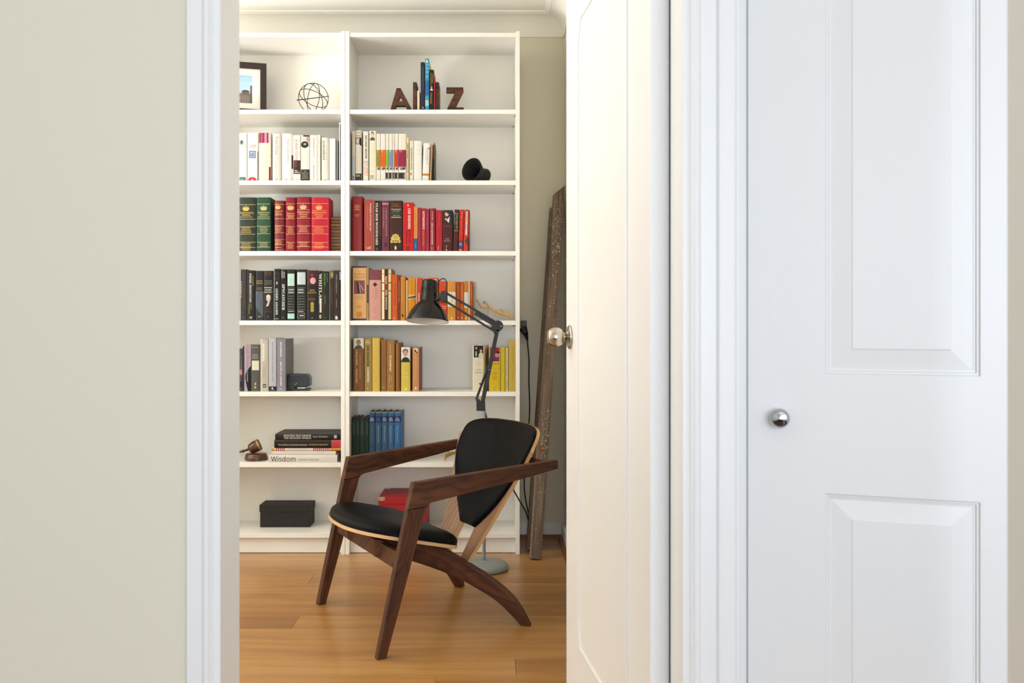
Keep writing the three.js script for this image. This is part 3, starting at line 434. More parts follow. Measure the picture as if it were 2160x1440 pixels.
book(W4, 647.8, 670, 570, '#211c17', 'black book with maroon photo and three olive discs', (g, w, h) => { R(g, 0.6, 0, w, 30, '#4e1e26'); R(g, 0, 0, 0.6, h, '#6a6f3a'); dot(g, 12, 22, 6, 7, '#d8a8a4'); dot(g, 10, 10, 1.6, 3, '#8a5a52'); TH(g, 'DON', 10.6, 42, 4.6, '#c9a24e', { s: 1, b: 1 }); TH(g, 'WATSON', 10.6, 47, 4.6, '#c9a24e', { s: 1, b: 1, max: 18 }); R(g, 3, 53, 16, 3, '#3d1a18'); lines(g, 10, 59, 16, 2, 3, '#8d7240', 1); for (const y of [71, 77.5, 84]) dot(g, 10.6, y, 3.8, 4.4, '#a89a34'); TH(g, 'Y', 10.5, h - 5, 4, '#d8d4cc', { b: 1 }); });
book(W4, 670.6, 681.2, 571, '#1f1d1b', 'black book with big white title and pale figure', (g, w, h) => { TV(g, 'WHITLAM', 5.2, 6, 63, 7.5, '#f0eeea', { s: 1, b: 1 }); R(g, 3.4, 58, 4, 30, '#e8d8cc'); dot(g, 5, h - 8, 2, 4, '#e6e6e2'); dot(g, 5, h - 8, 0.9, 2, '#1f1d1b'); R(g, w - 0.7, 0, 0.7, h, '#6f7a2c'); });
book(W4, 681.8, 693.4, 572, '#20221f', 'black book with small lime green title', (g, w, h) => { TV(g, 'KEATING AND', 3.2, 4, 26, 3.6, '#7fae34', { b: 1 }); TV(g, 'HIS PARTY', 8, 4, 20, 2.4, '#9fa39c'); TV(g, 'Edmund Tavis', 4, 51, 18, 2.6, '#b8bcb6', { s: 1 }); TH(g, 'A', 4, h - 6, 5, '#75776f'); });
book(W4, 694.4, 703.6, 570, '#33281a', 'dark brown book with an olive gold head photo', (g, w, h) => { R(g, 1, 0, w - 1, 17, '#6f6238'); dot(g, 6, 9, 2.5, 5, '#a8985c'); TV(g, 'SIR WILLIAM DEANE', 5, 30, 42, 3, '#7d6a3a', { s: 1 }); R(g, 0, 0, 0.7, h, '#9a9a8e'); });
book(W4, 704.2, 716, 570, '#332622', 'dark brown book with tiny white lettering and foot logo', (g, w, h) => { TV(g, 'Inside a Fading Party', 5.6, 9, 40, 2.4, '#cfc9c2', { s: 1 }); TV(g, 'Ian Hancock', 5.6, 61, 17, 2.4, '#cfc9c2', { s: 1 }); dot(g, 5, h - 7, 2.4, 2.6, '#e2dfd8'); R(g, 3, h - 6, 5, 4, '#d8d4cc'); });
book(W4, 716.4, 718.8, 571, '#22201e', 'thin black pamphlet with a pale blue head tab', (g, w, h) => R(g, 0, 2, w, 17, '#a9c2e6'));
// fifth shelf: grey books
let W5 = { shelf: 5, group: 'grey and lilac books' };
book(W5, 502, 511.6, 735, '#4a4a52', 'short dark slate book with pink mark', (g, w, h) => { TV(g, 'THE LONG ROAD TO', 7, 14, 40, 2, '#a6a6b0'); dot(g, 6, 50, 3, 6, '#c88f92'); R(g, 2, h - 20, 7, 12, '#22222a'); });
book(W5, 512, 514.6, 730, '#4a2f2c', 'very thin maroon brown book', null);
book(W5, 515, 529.6, 727, '#aaa3b4', 'lilac book with red script and a black shape', (g, w, h) => { g.fillStyle = '#191718'; g.beginPath(); g.moveTo(w, 44); g.quadraticCurveTo(2, 58, 2, 68); g.quadraticCurveTo(3, 80, 8, h); g.lineTo(w, h); g.fill(); TV(g, 'Slim', 6.5, 4, 18, 6, '#c8403e', { s: 1 }); TV(g, 'Bunion', 7.5, 24, 26, 5.5, '#c8403e', { s: 1 }); TV(g, 'IT AGAINST', 7, 56, 22, 3, '#dcdce0', { b: 1 }); });
book(W5, 530.2, 547.8, 727, '#5b5a55', 'dark grey book with a cream square label', (g, w, h) => { TV(g, '', 4, 4, 1, 1, '#fff'); TH(g, 'Hugh White', 7.6, 5, 3, '#cfcdc6', { s: 1, max: 13 }); lines(g, 7.5, 20, 13, 4, 2.6, '#b6b4ac', 0.8); R(g, 1, 33.6, 15, 20, '#e6e2ce'); lines(g, 8, 41, 6, 2, 4, '#a8a48e', 0.5); R(g, 7, 80, 3, 5, '#c9c7c0'); dot(g, 8, 90, 2.4, 2.8, '#c87a44'); dot(g, 8, 90, 0.9, 1.6, '#f0e6d8'); });
book(W5, 549, 566, 715, '#c3bdae', 'beige hardback with large white capitals', (g, w, h) => { R(g, 0, 0, 4, h, '#cfcabd'); TV(g, 'HOWARD', 6.6, 9, 38, 6.4, '#f6f5f1', { b: 1 }); TV(g, 'JOHN W. HOWARD', 11.6, 14, 28, 2.6, '#e0d6b2', { b: 1 }); TV(g, 'LAZARUS RISING', 6, 60, 20, 2.2, '#8d8778'); TV(g, 'A BIOGRAPHY', 10, 60, 20, 2.2, '#8d8778'); R(g, 5.5, h - 15, 6.5, 7, '#1b1b1b'); TH(g, 'M', 8.6, h - 11.4, 5, '#eee', { b: 1 }); }, { hard: 1, round: 0.05 });
book(W5, 566.8, 582.8, 713, '#bfc1ca', 'silver grey yearbook with black foot block', (g, w, h) => { TV(g, 'New South Wales Law Almanac 2009', 8.6, 8, 83, 4.4, '#565862'); R(g, 0, h - 10, w, 10, '#26262a'); dot(g, 7.6, h - 6, 2.2, 2.2, '#c9cbd0'); R(g, 3.5, h - 2.6, 9, 0.8, '#a9abb0'); });
book(W5, 584, 602.4, 714, '#8f8a99', 'grey lilac hardback with white capitals, last of its row', (g, w, h) => { TV(g, 'BECOMING  –  MICHELLE OBAMA', 8.6, 7, 93, 4.6, '#eceaf0', { b: 1 }); R(g, 5, h - 6.5, 6, 4, '#a9a6b2'); }, { hard: 1, round: 0.03, side: '#6e6c69', dep: 0.165 });

// right bookcase, second shelf: white books and the colour-banded paperbacks
let R2 = { shelf: 2, group: 'white books in the full bookcase' };
book(R2, 742.4, 749, 276, '#ddd6c2', 'thin beige book fading to pale blue at the foot', (g, w, h) => { R(g, 0, 52, w, h - 52, '#b7c6c6'); TV(g, 'Political Parties in Transition?', 3, 6, 60, 2.4, '#a89f8a', { s: 1 }); dot(g, 3, h - 8, 1.8, 2.4, '#8d2f4a'); R(g, 1, h - 4, 4, 3, '#4b4f52'); });
book(R2, 749.6, 762.4, 275, '#e6e0d0', 'white book with red and black title over a photo', (g, w, h) => { TH(g, 'THAT', 6, 4.6, 4.4, '#8d5a44', { b: 1, max: 11 }); TH(g, 'MAN', 6, 10.6, 4.4, '#9d3a32', { b: 1, max: 10 }); R(g, 0, 14, w, 15.5, '#8f8b80'); dot(g, 5, 22, 3, 6, '#d3cfc2'); dot(g, 11, 24, 3, 8, '#1f1e1b'); TV(g, 'Franklin D. Roosevelt', 3.6, 33, 53, 4, '#b5b1a4', { s: 1 }); TV(g, 'AN INSIDER PORTRAIT OF', 9, 34, 54, 1.8, '#9d998c'); R(g, 0, h - 16, w, 16, '#3a362d'); R(g, 1, h - 13, 8, 1, '#d8d2c0'); R(g, 1, h - 10.6, 9, 1, '#d8d2c0'); }, { hard: 1, round: 0.1 });
book(R2, 766, 777, 277, '#e9e3d3', 'white book lettered in heavy black, red and blue', (g, w, h) => { TV(g, 'MICHAEL MOORE', 6, 8, 50, 5.8, '#24231f', { b: 1 }); TV(g, "DUDE", 8, 62, 12, 3.4, '#6f84ac', { b: 1 }); TV(g, "WHERE'S", 8.2, 76, 18, 3.4, '#c04a3a', { b: 1 }); TV(g, 'MY COUNTRY?', 3.6, 62, 32, 3.6, '#c03a34', { b: 1 }); });
book(R2, 779, 793.4, 276, '#e9e2c8', 'cream book with a small portrait at its head', (g, w, h) => { figure(g, 1, 0, 11, 20, null, '#d8cfb8', '#26231e', '#55524a'); TV(g, 'THE LIFE AND TIMES', 6.5, 28, 40, 3, '#e2d7a8', { b: 1 }); lines(g, 5.5, 84, 10, 2, 2.4, '#c4bda4', 0.6); g.strokeStyle = '#4d4a40'; g.lineWidth = 0.9; g.strokeRect(2.6, 94, 5.6, 6); R(g, 4.6, 95.5, 1.6, 3, '#4d4a40'); });
[[794.2, 802.2, '#9d861c', 'olive', '1', 0], [802.8, 813, '#e85f12', 'orange', '2', 0], [813.6, 820, '#79b436', 'lime green', '7', 1], [820.6, 827.6, '#7f8dc4', 'periwinkle blue', '8', 1], [828.2, 832, '#b3a46c', 'tan', '', 1], [832.6, 840, '#d0342c', 'scarlet', '10', 1], [840.6, 856.6, '#952440', 'crimson', '11', 1]].forEach(([a, b, c, n, num, blk]) => book(R2, a, b, 282, '#ece6d8', 'white paperback with a square ' + n + ' band', (g, w, h) => {
  TV(g, 'Contemporary Classics', w * 0.45, 9, 22, Math.min(2.6, w * 0.4), '#c3bdae', { s: 1 }); R(g, 0, 34, w, 36, c); TH(g, num, w * 0.3, 37, 6, '#f1e6da', { max: w * 0.6 }); TV(g, 'Selected Writing', w * 0.45, 48, 16, Math.min(2.4, w * 0.36), 'rgba(0,0,0,0.25)', { s: 1 });
  R(g, 0, 70, w, 6.5, '#cfc9bc'); dot(g, w * 0.5, 74, w * 0.3, 3, '#7d786c'); dot(g, w * 0.75, 73, w * 0.16, 2.4, '#3a372f');
  if (blk) { R(g, 0, 82, w * 0.86, 13, '#2f2b25'); R(g, w * 0.7, 84, w * 0.12, 9, '#a39d90'); } else TV(g, '||||||||||', w * 0.45, 85, 14, w * 0.4, '#b6b09f');
}, { dep: 0.12 }));
book(R2, 857.2, 862.6, 290, '#d8c9a0', 'slim tan book with black capitals', (g, w, h) => { TV(g, 'I WANT TO WORK', 2.6, 12, 33, 3.6, '#3a3226', { b: 1 }); R(g, 0, 47, w, 28, '#c2b890'); R(g, 0, 78, w, 9, '#cfc4a2'); });
book(R2, 864, 872.4, 297, '#e6dcc4', 'cream book with dark outlined capitals and red bird', (g, w, h) => { TV(g, 'ANONYMOUS LAWYER', 4, 14, 47, 4.2, '#5c5545', { b: 1 }); dot(g, 3, 70, 1.4, 3, '#b4502f'); });
book(R2, 873, 889.6, 297, '#efece2', 'wide white book with faint grey small print', (g, w, h) => { lines(g, 9.5, 9, 11, 4, 3, '#d6d2c6', 0.5); lines(g, 9, 20, 12, 2, 7, '#cac6ba', 0.6); });
book(R2, 890.6, 904.4, 302, '#f1efe8', 'white book with an orange band near its foot', (g, w, h) => { TV(g, 'EMOTIONAL IQ', 9, 9, 36, 5, '#a7b2c6', { b: 1 }); TV(g, 'DANIEL GOLEMAN', 5, 9, 28, 2.4, '#b9c0cc'); R(g, 0, 64, w, 5, '#d08a3c'); dot(g, 11.6, 11, 1.4, 2, '#b0603a'); TV(g, 'Σ', 4, 73, 4, 4, '#a8a8a2'); }, { lean: -0.035 });
book(R2, 906, 910, 304.5, '#bd9a62', 'thin kraft brown book leaning beside the orange-banded book', (g, w, h) => { TV(g, 'THE PRICE OF', 2, 20, 24, 1.8, '#7d5f34'); }, { lean: -0.04 });
book(R2, 911.4, 914.2, 305, '#7d1d1a', 'thin book with red head and black foot', (g, w, h) => R(g, 0, 30, w, h - 30, '#17140f'), { lean: -0.03 });
book(R2, 915.4, 917, 301, '#4a4a3e', 'dark grey green folder closing the white row', null, { side: '#57564a', dep: 0.1, back: -0.015 });

// third shelf: red books
let R3 = { shelf: 3, group: 'red books in the full bookcase' };
book(R3, 742, 764.4, 414, '#8d0f14', 'tall dark red hardback with small gold title', (g, w, h) => { ['Major', 'Legislation', 'Court', 'Practice'].forEach((t, i) => TH(g, t, 11, 19 + i * 3, 3.2, '#d8b070', { b: 1, max: 13 })); TH(g, '12th edition', 11, 38.5, 2.8, '#d8b070', { max: 13 }); TH(g, '2012', 11, 41.6, 2.8, '#d8b070', { b: 1 }); }, { hard: 1, round: 0.12, gloss: 1, dep: 0.17 });
book(R3, 768, 789.4, 421, '#a8483c', 'brick pink law book with white publisher initials', (g, w, h) => { TV(g, 'Principles of Criminal Law', 13.6, 8, 58, 4, '#ecd8ce', { b: 1 }); TV(g, 'Simon Bronitt and Bernadette McSherry', 7.6, 14, 46, 2, '#d8a69a'); TH(g, 'LBC', 10.4, h - 7.5, 6.6, '#f0e4dc', { max: 11 }); R(g, w - 0.7, 0, 0.7, h, '#d8b48a'); });
book(R3, 790, 805, 423, '#221711', 'black and dark red book with tall white serif title', (g, w, h) => { R(g, w - 5, 0, 5, h * 0.7, '#5c1a14'); TV(g, 'FEAR BOB WOODWARD', 4.8, 5, 89, 6.6, '#f0e8da', { s: 1, b: 1 }); dot(g, 5, h - 5, 2, 3, '#5f5a4c'); }, { hard: 1, round: 0.05 });
book(R3, 805.8, 821, 423, '#6d3340', 'plum coloured book with pale pink title', (g, w, h) => { R(g, 0.5, 5, 13, 3.4, '#b78e96'); TV(g, 'A QUESTION OF CHARACTER', 9, 15, 60, 3.8, '#c9a4a0', { s: 1 }); TV(g, 'A Life of John Kennedy', 3.6, 15, 42, 3.2, '#c4a0a0', { s: 1 }); R(g, 4.6, 89, 6, 9, '#4a1d2a'); });
book(R3, 821.8, 849, 423, '#3d1d15', 'wide chocolate brown hardback with green label and gold ornament', (g, w, h) => { TH(g, 'READING', 13, 7, 3.4, '#a87a48', { s: 1 }); TH(g, 'LIBRARY', 13, 10.4, 3, '#a87a48', { s: 1 }); R(g, 3, 12.4, 21, 0.6, '#9d6c34'); R(g, 3, 17.6, 21, 1.4, '#d3bf86'); R(g, 3, 34.4, 21, 1.6, '#d3bf86'); R(g, 3, 19.6, 21, 14, '#26321f'); TH(g, 'Edna Mayne', 14, 21.6, 3, '#d8d2b4', { s: 1, max: 15 }); TH(g, 'SELECTED WORKS', 13, 26, 2.4, '#7f8a5c', { max: 17 }); TH(g, 'Edna Vale', 14, 31, 3, '#d8d2b4', { s: 1, max: 14 }); for (let i = 0; i < 7; i++) { const a = Math.PI * (1 + i / 6); dot(g, 12.4 + Math.cos(a) * 8, 86 + Math.sin(a) * 13, 3, 3.4, '#cdb85e'); } dot(g, 12.4, 84, 8, 5, '#d8c46a'); dot(g, 12.4, 77, 4, 5, '#bfa850'); for (const k of [-1, 0, 1]) dot(g, 12.4 + k * 5, 85, 1.4, 2, '#5a3a20'); dot(g, 12.4, h - 7.5, 2.2, 4.4, '#d8b27a'); dot(g, 12.4, h - 7, 1, 3, '#f0e6d4'); }, { hard: 1, round: 0.05 });
book(R3, 850, 872.6, 427, '#c8141a', 'bright red biography with white title and black author', (g, w, h) => { TH(g, '8', 10.6, 6, 6, '#f0d8c0', { b: 1 }); TV(g, 'CHE GUEVARA', 13.4, 12, 44, 7.4, '#f4ecd8', { b: 1 }); TV(g, 'A REVOLUTIONARY LIFE', 6, 20, 30, 2, '#8d1210'); TV(g, 'JON LEE', 14, 58, 28, 5.4, '#2a0c08', { b: 1 }); TV(g, 'ANDERSON', 7.6, 58, 29, 4.6, '#2a0c08', { b: 1 }); dot(g, 10.6, h - 6, 4.4, 5, '#4a3418'); dot(g, 10.6, h - 6, 1.8, 2.4, '#c8141a'); }, { hard: 1, round: 0.03, side: '#b5563c' });
book(R3, 873, 880.4, 435, '#d68a3e', 'slim orange book with a blue foot', (g, w, h) => { TV(g, 'the gentle art of', 3.6, 14, 50, 2, '#b0602a'); R(g, 0, 68, w, h - 68, '#2f5c93'); TV(g, 'noble', 3.6, 78, 10, 2, '#a8c0dc'); R(g, w - 1, 0, 1, 68, '#d8c48c'); });
book(R3, 881, 888.6, 438, '#9d2832', 'slim dusty red book with tiny gold words', (g, w, h) => TV(g, 'a gift from the mall', 3, 52, 20, 1.8, '#c87a3c'));
book(R3, 889.2, 898, 439, '#a82c34', 'red book with chunky white title and gold author', (g, w, h) => { TV(g, 'GITTINOMICS', 4.4, 6, 39, 5.2, '#f2e9d4', { b: 1 }); TV(g, 'ROSS GITTINS', 4, 48, 31, 3, '#d0a058', { b: 1 }); TH(g, '△', 4, h - 5, 5, '#d8b8a8'); });
book(R3, 898.6, 905.2, 440, '#a02840', 'slim raspberry red book', (g, w, h) => { TV(g, 'The Trials of an Expert', 3, 11, 35, 1.8, '#d8909c'); TV(g, 'Brin', 3, 75, 10, 1.6, '#d8909c'); });
book(R3, 905.6, 919, 439, '#8f2230', 'rounded red hardback with white small capitals', (g, w, h) => { TV(g, 'THE LAW TIMES', 6.6, 7, 18, 2, '#e8d0c8', { b: 1 }); TV(g, 'GREAT QUOTATIONS', 6, 30, 47, 4, '#ecdcd2', { s: 1, b: 1 }); R(g, 2.4, 83, 7, 0.5, '#d8b0a8'); R(g, 2.4, 86, 7, 0.5, '#d8b0a8'); }, { hard: 1, round: 0.28, gloss: 1 });
book(R3, 919.6, 933, 443, '#b51e2a', 'plain bright red book with faint lettering', (g, w, h) => { TV(g, 'Capital Letters', 7, 6, 29, 1.8, '#d87a74'); R(g, 4.4, 76, 1, 8, '#e8c0b8'); });
book(R3, 933.8, 955, 443, '#4a1c1c', 'maroon book with a portrait in a dark head panel', (g, w, h) => { R(g, 0.6, 0.6, w - 1, 28, '#2c2629'); dot(g, 8.6, 8, 4, 5.2, '#d8ae94'); dot(g, 9.8, 4.6, 3.6, 3, '#2c211d'); dot(g, 7.6, 8.6, 2.6, 3.6, '#dcb49c'); g.fillStyle = '#e8e2dc'; g.beginPath(); g.moveTo(8, 22); g.lineTo(15, 13); g.lineTo(13, 27); g.fill(); dot(g, 7, 19, 3, 2.4, '#cf9c84'); TH(g, 'THE FUTURE EATERS', 9.6, 34, 2.2, '#b98a78', { max: 17 }); TH(g, 'JOHN', 9.6, 60.6, 3.4, '#d8b8a0', { max: 9 }); TH(g, 'EDWARDS', 9, 65, 3.4, '#d8b8a0', { max: 14 }); R(g, 7, 74, 1.6, 5, '#c09a86'); R(g, 6.6, 82, 2, 3, '#e8dcd0'); });
book(R3, 956, 966, 442, '#4c1f18', 'narrow brown book with a dark green title panel', (g, w, h) => { R(g, 0, 8, w, 1, '#c9b58c'); R(g, 0, 9, w, 35, '#2b2c1c'); R(g, 0, 44, w, 1, '#c9b58c'); TV(g, 'BEN CHIFLEY', 6, 11, 30, 3.6, '#d8d4bc', { s: 1 }); TV(g, 'A LIFE', 2.4, 18, 14, 2, '#a8a488'); }, { hard: 1, round: 0.1, lean: -0.03 });
book(R3, 967, 976.4, 442, '#c42620', 'red book with yellow script and a small blue photo', (g, w, h) => { TV(g, 'Margo', 5, 3, 17, 4.4, '#f0a068', { s: 1 }); TV(g, 'The things you think', 4.6, 22, 33, 2.4, '#e8944c', { s: 1 }); R(g, 0, 66, w, 17, '#4a3f5c'); dot(g, 4, 73, 3, 4, '#8a84b8'); dot(g, 4, h - 3, 1.4, 1.4, '#f0e2d0'); }, { lean: -0.03 });
book(R3, 977.4, 987.4, 442, '#c43a2a', 'red book with a white title strip and grey diamond', (g, w, h) => { R(g, 3, 4, 3.6, 26, '#ead8b4'); R(g, 3, 30, 3.6, 12, '#c8bcd8'); R(g, 3, 42, 3.6, 12, '#e2d8cc'); TV(g, 'HOPE', 4.8, 6, 20, 2.6, '#c43a2a', { b: 1 }); g.fillStyle = '#4a4438'; g.beginPath(); g.moveTo(w, 56); g.lineTo(2, 66); g.lineTo(w, 78); g.fill(); }, { lean: -0.03 });
book(R3, 988.6, 990.4, 443, '#8a2030', 'thin crimson pamphlet with green back cover', (g, w, h) => R(g, 0, 0, w, 21, '#20262a'), { side: '#4f5a46', dep: 0.11 });

// fourth shelf: orange books
let R4 = { shelf: 4, group: 'orange books in the full bookcase' };
book(R4, 743, 772.8, 561, '#dda968', 'thick peach reference book with purple head and foot', (g, w, h) => { R(g, 0, 0, w, 3.6, '#3f2a58'); R(g, 0, h - 4, w, 4, '#3f2a58'); R(g, 0, 0, 1, h, '#2e1f3c'); TH(g, 'THE', 15, 12, 2.6, '#5f4630', { s: 1 }); TH(g, 'MACQUARIE', 15.4, 17.2, 4.6, '#5f4630', { s: 1, max: 24 }); TH(g, 'THESAURUS', 15.4, 23.6, 4.6, '#5f4630', { s: 1, max: 24 }); R(g, 4, 30.4, 22, 28, '#2a1c1a'); R(g, 5, 31.4, 20, 26, '#8d3a4a'); g.fillStyle = '#221a1c'; g.beginPath(); g.moveTo(9, 34); g.lineTo(15, 33); g.lineTo(17, 58); g.lineTo(11, 58); g.fill(); g.strokeStyle = '#d8ccc0'; g.lineWidth = 1; g.beginPath(); g.moveTo(14, 33); g.lineTo(17, 57); g.moveTo(17, 40); g.lineTo(24, 52); g.stroke(); lines(g, 15, 64, 22, 2, 4, '#a8794a', 0.8); dot(g, 14, 86, 5, 4, '#d0963e'); R(g, 9, 96, 12, 12.6, '#c98a30'); lines(g, 15, 100, 6, 3, 2.6, '#8d5a20', 0.5); }, { hard: 1, round: 0.04, gloss: 1, dep: 0.17 });
book(R4, 773.4, 777.8, 564, '#a88c56', 'slim tan book with a black title strip', (g, w, h) => { R(g, 0.4, 37, w - 0.8, 37, '#1a1622'); TV(g, 'In the company of heroes', w / 2, 40, 31, 2, '#c9c4d0'); });
book(R4, 778.4, 804, 569, '#d29a8c', 'rose pink law book with mauve head block', (g, w, h) => { R(g, 0, 0, w, 21.4, '#7d4248'); g.fillStyle = '#4f2426'; g.save(); g.translate(12.6, 31); g.rotate(Math.PI / 4); g.fillRect(-3.6, -3.6, 7.2, 7.2); g.restore(); TV(g, 'Property Law', 14.6, 38, 24, 3.4, '#5c3430', { s: 1 }); TV(g, 'Australian Real', 17.4, 38, 21, 1.8, '#8d5c54', { s: 1 }); TV(g, 'cases and materials', 9.4, 38, 20, 1.8, '#8d5c54', { s: 1 }); TV(g, 'Bradbrook', 14, 78, 14, 2, '#8d5c54', { s: 1 }); TV(g, 'MacCallum', 10, 80, 10, 2, '#8d5c54', { s: 1 }); TH(g, 'LAWBOOK', 11.6, h - 5, 2, '#8d5c54'); });
book(R4, 804.8, 826.4, 567, '#a8571e', 'hardback with cream window panes and white dark-centred title', (g, w, h) => { R(g, 6.6, 0, 7, h, '#2f2a1c'); R(g, 7, 14, 6.4, 40, '#7d3c18'); for (const [y, k] of [[1, 9], [11, 17], [30.6, 14.6], [47.4, 60]]) { R(g, 0.6, y, 5, k, '#e6dcae'); R(g, 14.6, y, 5.6, k, '#e4d89c'); } TV(g, 'Eyrie', 9.6, 16, 16, 5, '#f4efe0', { s: 1, b: 1 }); TV(g, 'TIM WINTON', 9.8, 44, 42, 4.6, '#f0ead8', { s: 1, b: 1 }); R(g, 0, h - 2, w, 2, '#1e1811'); }, { hard: 1, round: 0.1 });
book(R4, 827, 838.4, 579, '#d05a16', 'deep orange book with dark capitals', (g, w, h) => { TV(g, 'THE AUDACITY TO WIN', 6, 19, 46, 4.2, '#7d2c08', { b: 1 }); TV(g, 'DAVID PLOUFFE', 5, 3, 12, 2.4, '#9d3c10'); R(g, 0.5, 14.4, w - 1, 0.4, '#e88a4a'); R(g, 0.5, 69, w - 1, 0.4, '#e88a4a'); dot(g, 5.4, h - 4.4, 0.9, 1.6, '#f4e8d8'); });
book(R4, 838.8, 844.4, 580, '#7d3412', 'slim rust brown book with white lettering', (g, w, h) => TV(g, 'COMPLETELY ON A TRUCK', 2.6, 12, 46, 2.4, '#d8a070', { b: 1 }));
book(R4, 845, 854.6, 583, '#cf8a26', 'amber book with pink script title', (g, w, h) => { TV(g, 'Mother of the Nation', 4.2, 6, 44, 3.4, '#c0604a', { s: 1 }); TV(g, 'SARI LUCIA', 4, 53, 24, 2.6, '#6d4a14', { b: 1 }); dot(g, 4, h - 10, 2, 3.6, '#4d3610'); });
book(R4, 856, 860.4, 587, '#d8bd88', 'thin sandy book with a black head tab', (g, w, h) => { R(g, 0, 0, w, 3.6, '#23201c'); TV(g, 'Contemporary Australian', 2, 8, 50, 1.8, '#9d8050'); });
book(R4, 861, 876.4, 586, '#d88e1c', 'amber book with a dark jetty picture', (g, w, h) => { TV(g, 'TIM WINTON', 7, 5, 28, 3.4, '#8d5c14', { b: 0 }); R(g, 0, 35, w, 12, '#d8b070'); g.fillStyle = '#1f160c'; g.beginPath(); g.moveTo(0, 41); g.lineTo(w, 38); g.lineTo(w, 41); g.lineTo(0, 43); g.fill(); for (const x of [6, 9, 12]) R(g, x, 42, 0.8, 6, '#1f160c'); });
book(R4, 877.4, 890.4, 586, '#cf4a1c', 'red orange book with a white edge stripe', (g, w, h) => { R(g, 0, 0, 1, h, '#e8dccf'); TV(g, 'GIDEON HAIGH', 6.6, 4, 22, 3, '#a83410'); TV(g, 'FATAL', 6, 32, 22, 4, '#f0e0d0', { b: 1 }); });
book(R4, 891, 900.6, 587, '#d0673c', 'salmon orange book behind the lamp shade', (g, w, h) => TV(g, 'HIGH SOBRIETY', 4.6, 9, 50, 3, '#f0c9a4'));
book(R4, 901.4, 924, 586, '#cf5420', 'orange book with a white framed head panel', (g, w, h) => { R(g, 1.6, 3, w - 4.6, 60, '#e6e4e0'); R(g, 0.4, 0, 0.8, h, '#f0e0b8'); TV(g, 'LAZARUS', 10, 14, 40, 6, '#b04a20', { b: 1 }); });
book(R4, 926, 943.6, 593, '#d0481c', 'vermilion book with small white lettering', (g, w, h) => { R(g, 0, 42, w, 5, '#8d3a20'); TH(g, 'MATTHEW', 8.4, 53, 3, '#f0d8c4', { b: 1 }); TH(g, 'CONDON', 8.8, 57, 3, '#f0d8c4', { b: 1 }); });
const pk = (c, a, b, t) => (g, w, h) => { R(g, 0, a, w, b - a, '#e8e2d0'); TV(g, t, w / 2, 7, 20, 1.8, '#8d5a1c'); TV(g, t, w / 2, a + 5, 18, 1.8, '#5c4a34'); dot(g, w / 2, h - 4.4, 1.4, 2.2, '#f0e6d4'); void c; };
book(R4, 944, 961.4, 593, '#d8943a', 'wide amber paperback with cream middle band', pk(0, 22.6, 54, 'THE OUTSIDERS'), { dep: 0.12 });
book(R4, 962.6, 970.4, 594, '#a84a18', 'rust orange paperback with faint lettering', (g, w, h) => { TV(g, 'Cards on the Table', 3.6, 8, 28, 2, '#d88a58'); dot(g, 4, h - 6, 1.2, 1.6, '#d8b090'); }, { dep: 0.12 });
book(R4, 971, 978.6, 594, '#c45c1a', 'burnt orange paperback with white title', (g, w, h) => { TV(g, 'The Quiet American', 3.6, 9, 30, 2, '#f0c090'); dot(g, 4, h - 5, 0.9, 1.8, '#f4e8d8'); }, { dep: 0.12 });
book(R4, 979.2, 987.6, 593, '#cf821c', 'narrow amber paperback with cream middle band', pk(0, 23, 56, 'A ROOM OF ONES OWN'), { dep: 0.12 });
book(R4, 988.2, 990.8, 593, '#ece4d8', 'thin white book between two orange paperbacks', null, { dep: 0.12 });
book(R4, 991.2, 997.4, 593, '#b5521a', 'narrow brown orange paperback with pale title', (g, w, h) => TV(g, 'A Short History', 3, 8, 30, 1.8, '#e8b888'), { dep: 0.12 });
book(R4, 998.4, 1003.6, 594, '#b9b8a6', 'thin grey green book ending the orange row', (g, w, h) => { R(g, 0, 0, w, h, '#bdbcaa'); R(g, 1, 10, 2, 20, '#8d9088'); R(g, 1, 30, 2.4, 40, '#9aa09a'); }, { dep: 0.1, back: 0.01 });

// fifth shelf: brown and yellow books
let R5 = { shelf: 5, group: 'brown and yellow books in the full bookcase' };
book(R5, 745, 767.6, 713, '#7d5228', 'brown history book with a hatted figure at its head', (g, w, h) => { R(g, 0, 0, w, 22, '#dcd4bc'); figure(g, 2.6, 2, 17, 20, null, '#8d8474', '#55504a', '#4b4640'); R(g, 0, 0, 0.6, h, '#3a2412'); TV(g, 'Churchill... Australia', 7.4, 25, 70, 5, '#e8d6b4', { s: 1 }); TV(g, 'GRAHAM FREUDENBERG', 14.6, 33, 53, 3, '#c9a878', { s: 1 }); TH(g, 'R', 11, h - 7, 5, '#2f1e10', { s: 1, b: 1 }); }, { hard: 1, round: 0.04 });
book(R5, 769, 784.6, 713, '#9d8446', 'olive book with black and white heavy capitals', (g, w, h) => { lines(g, 6.4, 4.4, 10, 1, 2, '#e0d0a0', 0.8); TH(g, 'TINK', 6.4, 9, 4.2, '#e8dcb4', { b: 1 }); TV(g, 'AIR DISASTER', 7, 15.6, 44, 6.6, '#231c10', { b: 1 }); TV(g, 'CANBERRA', 7.6, 61, 33, 6.6, '#ece4ca', { b: 1 }); dot(g, 6.6, h - 6, 2.8, 2.8, '#8d4a26'); dot(g, 6.6, h - 6, 1.4, 1.6, '#f0e4d0'); }, { round: 0.02 });
book(R5, 785.4, 801.4, 712.5, '#dcb94a', 'yellow book with grey edge and faint lettering', (g, w, h) => { R(g, w - 1.8, 0, 1.8, h, '#a8a48c'); TV(g, 'RHYS MAYERS', 3, 30, 46, 2.6, '#c0a03c'); TV(g, 'WALTZING', 9, 20, 70, 4, '#cdb05a'); });
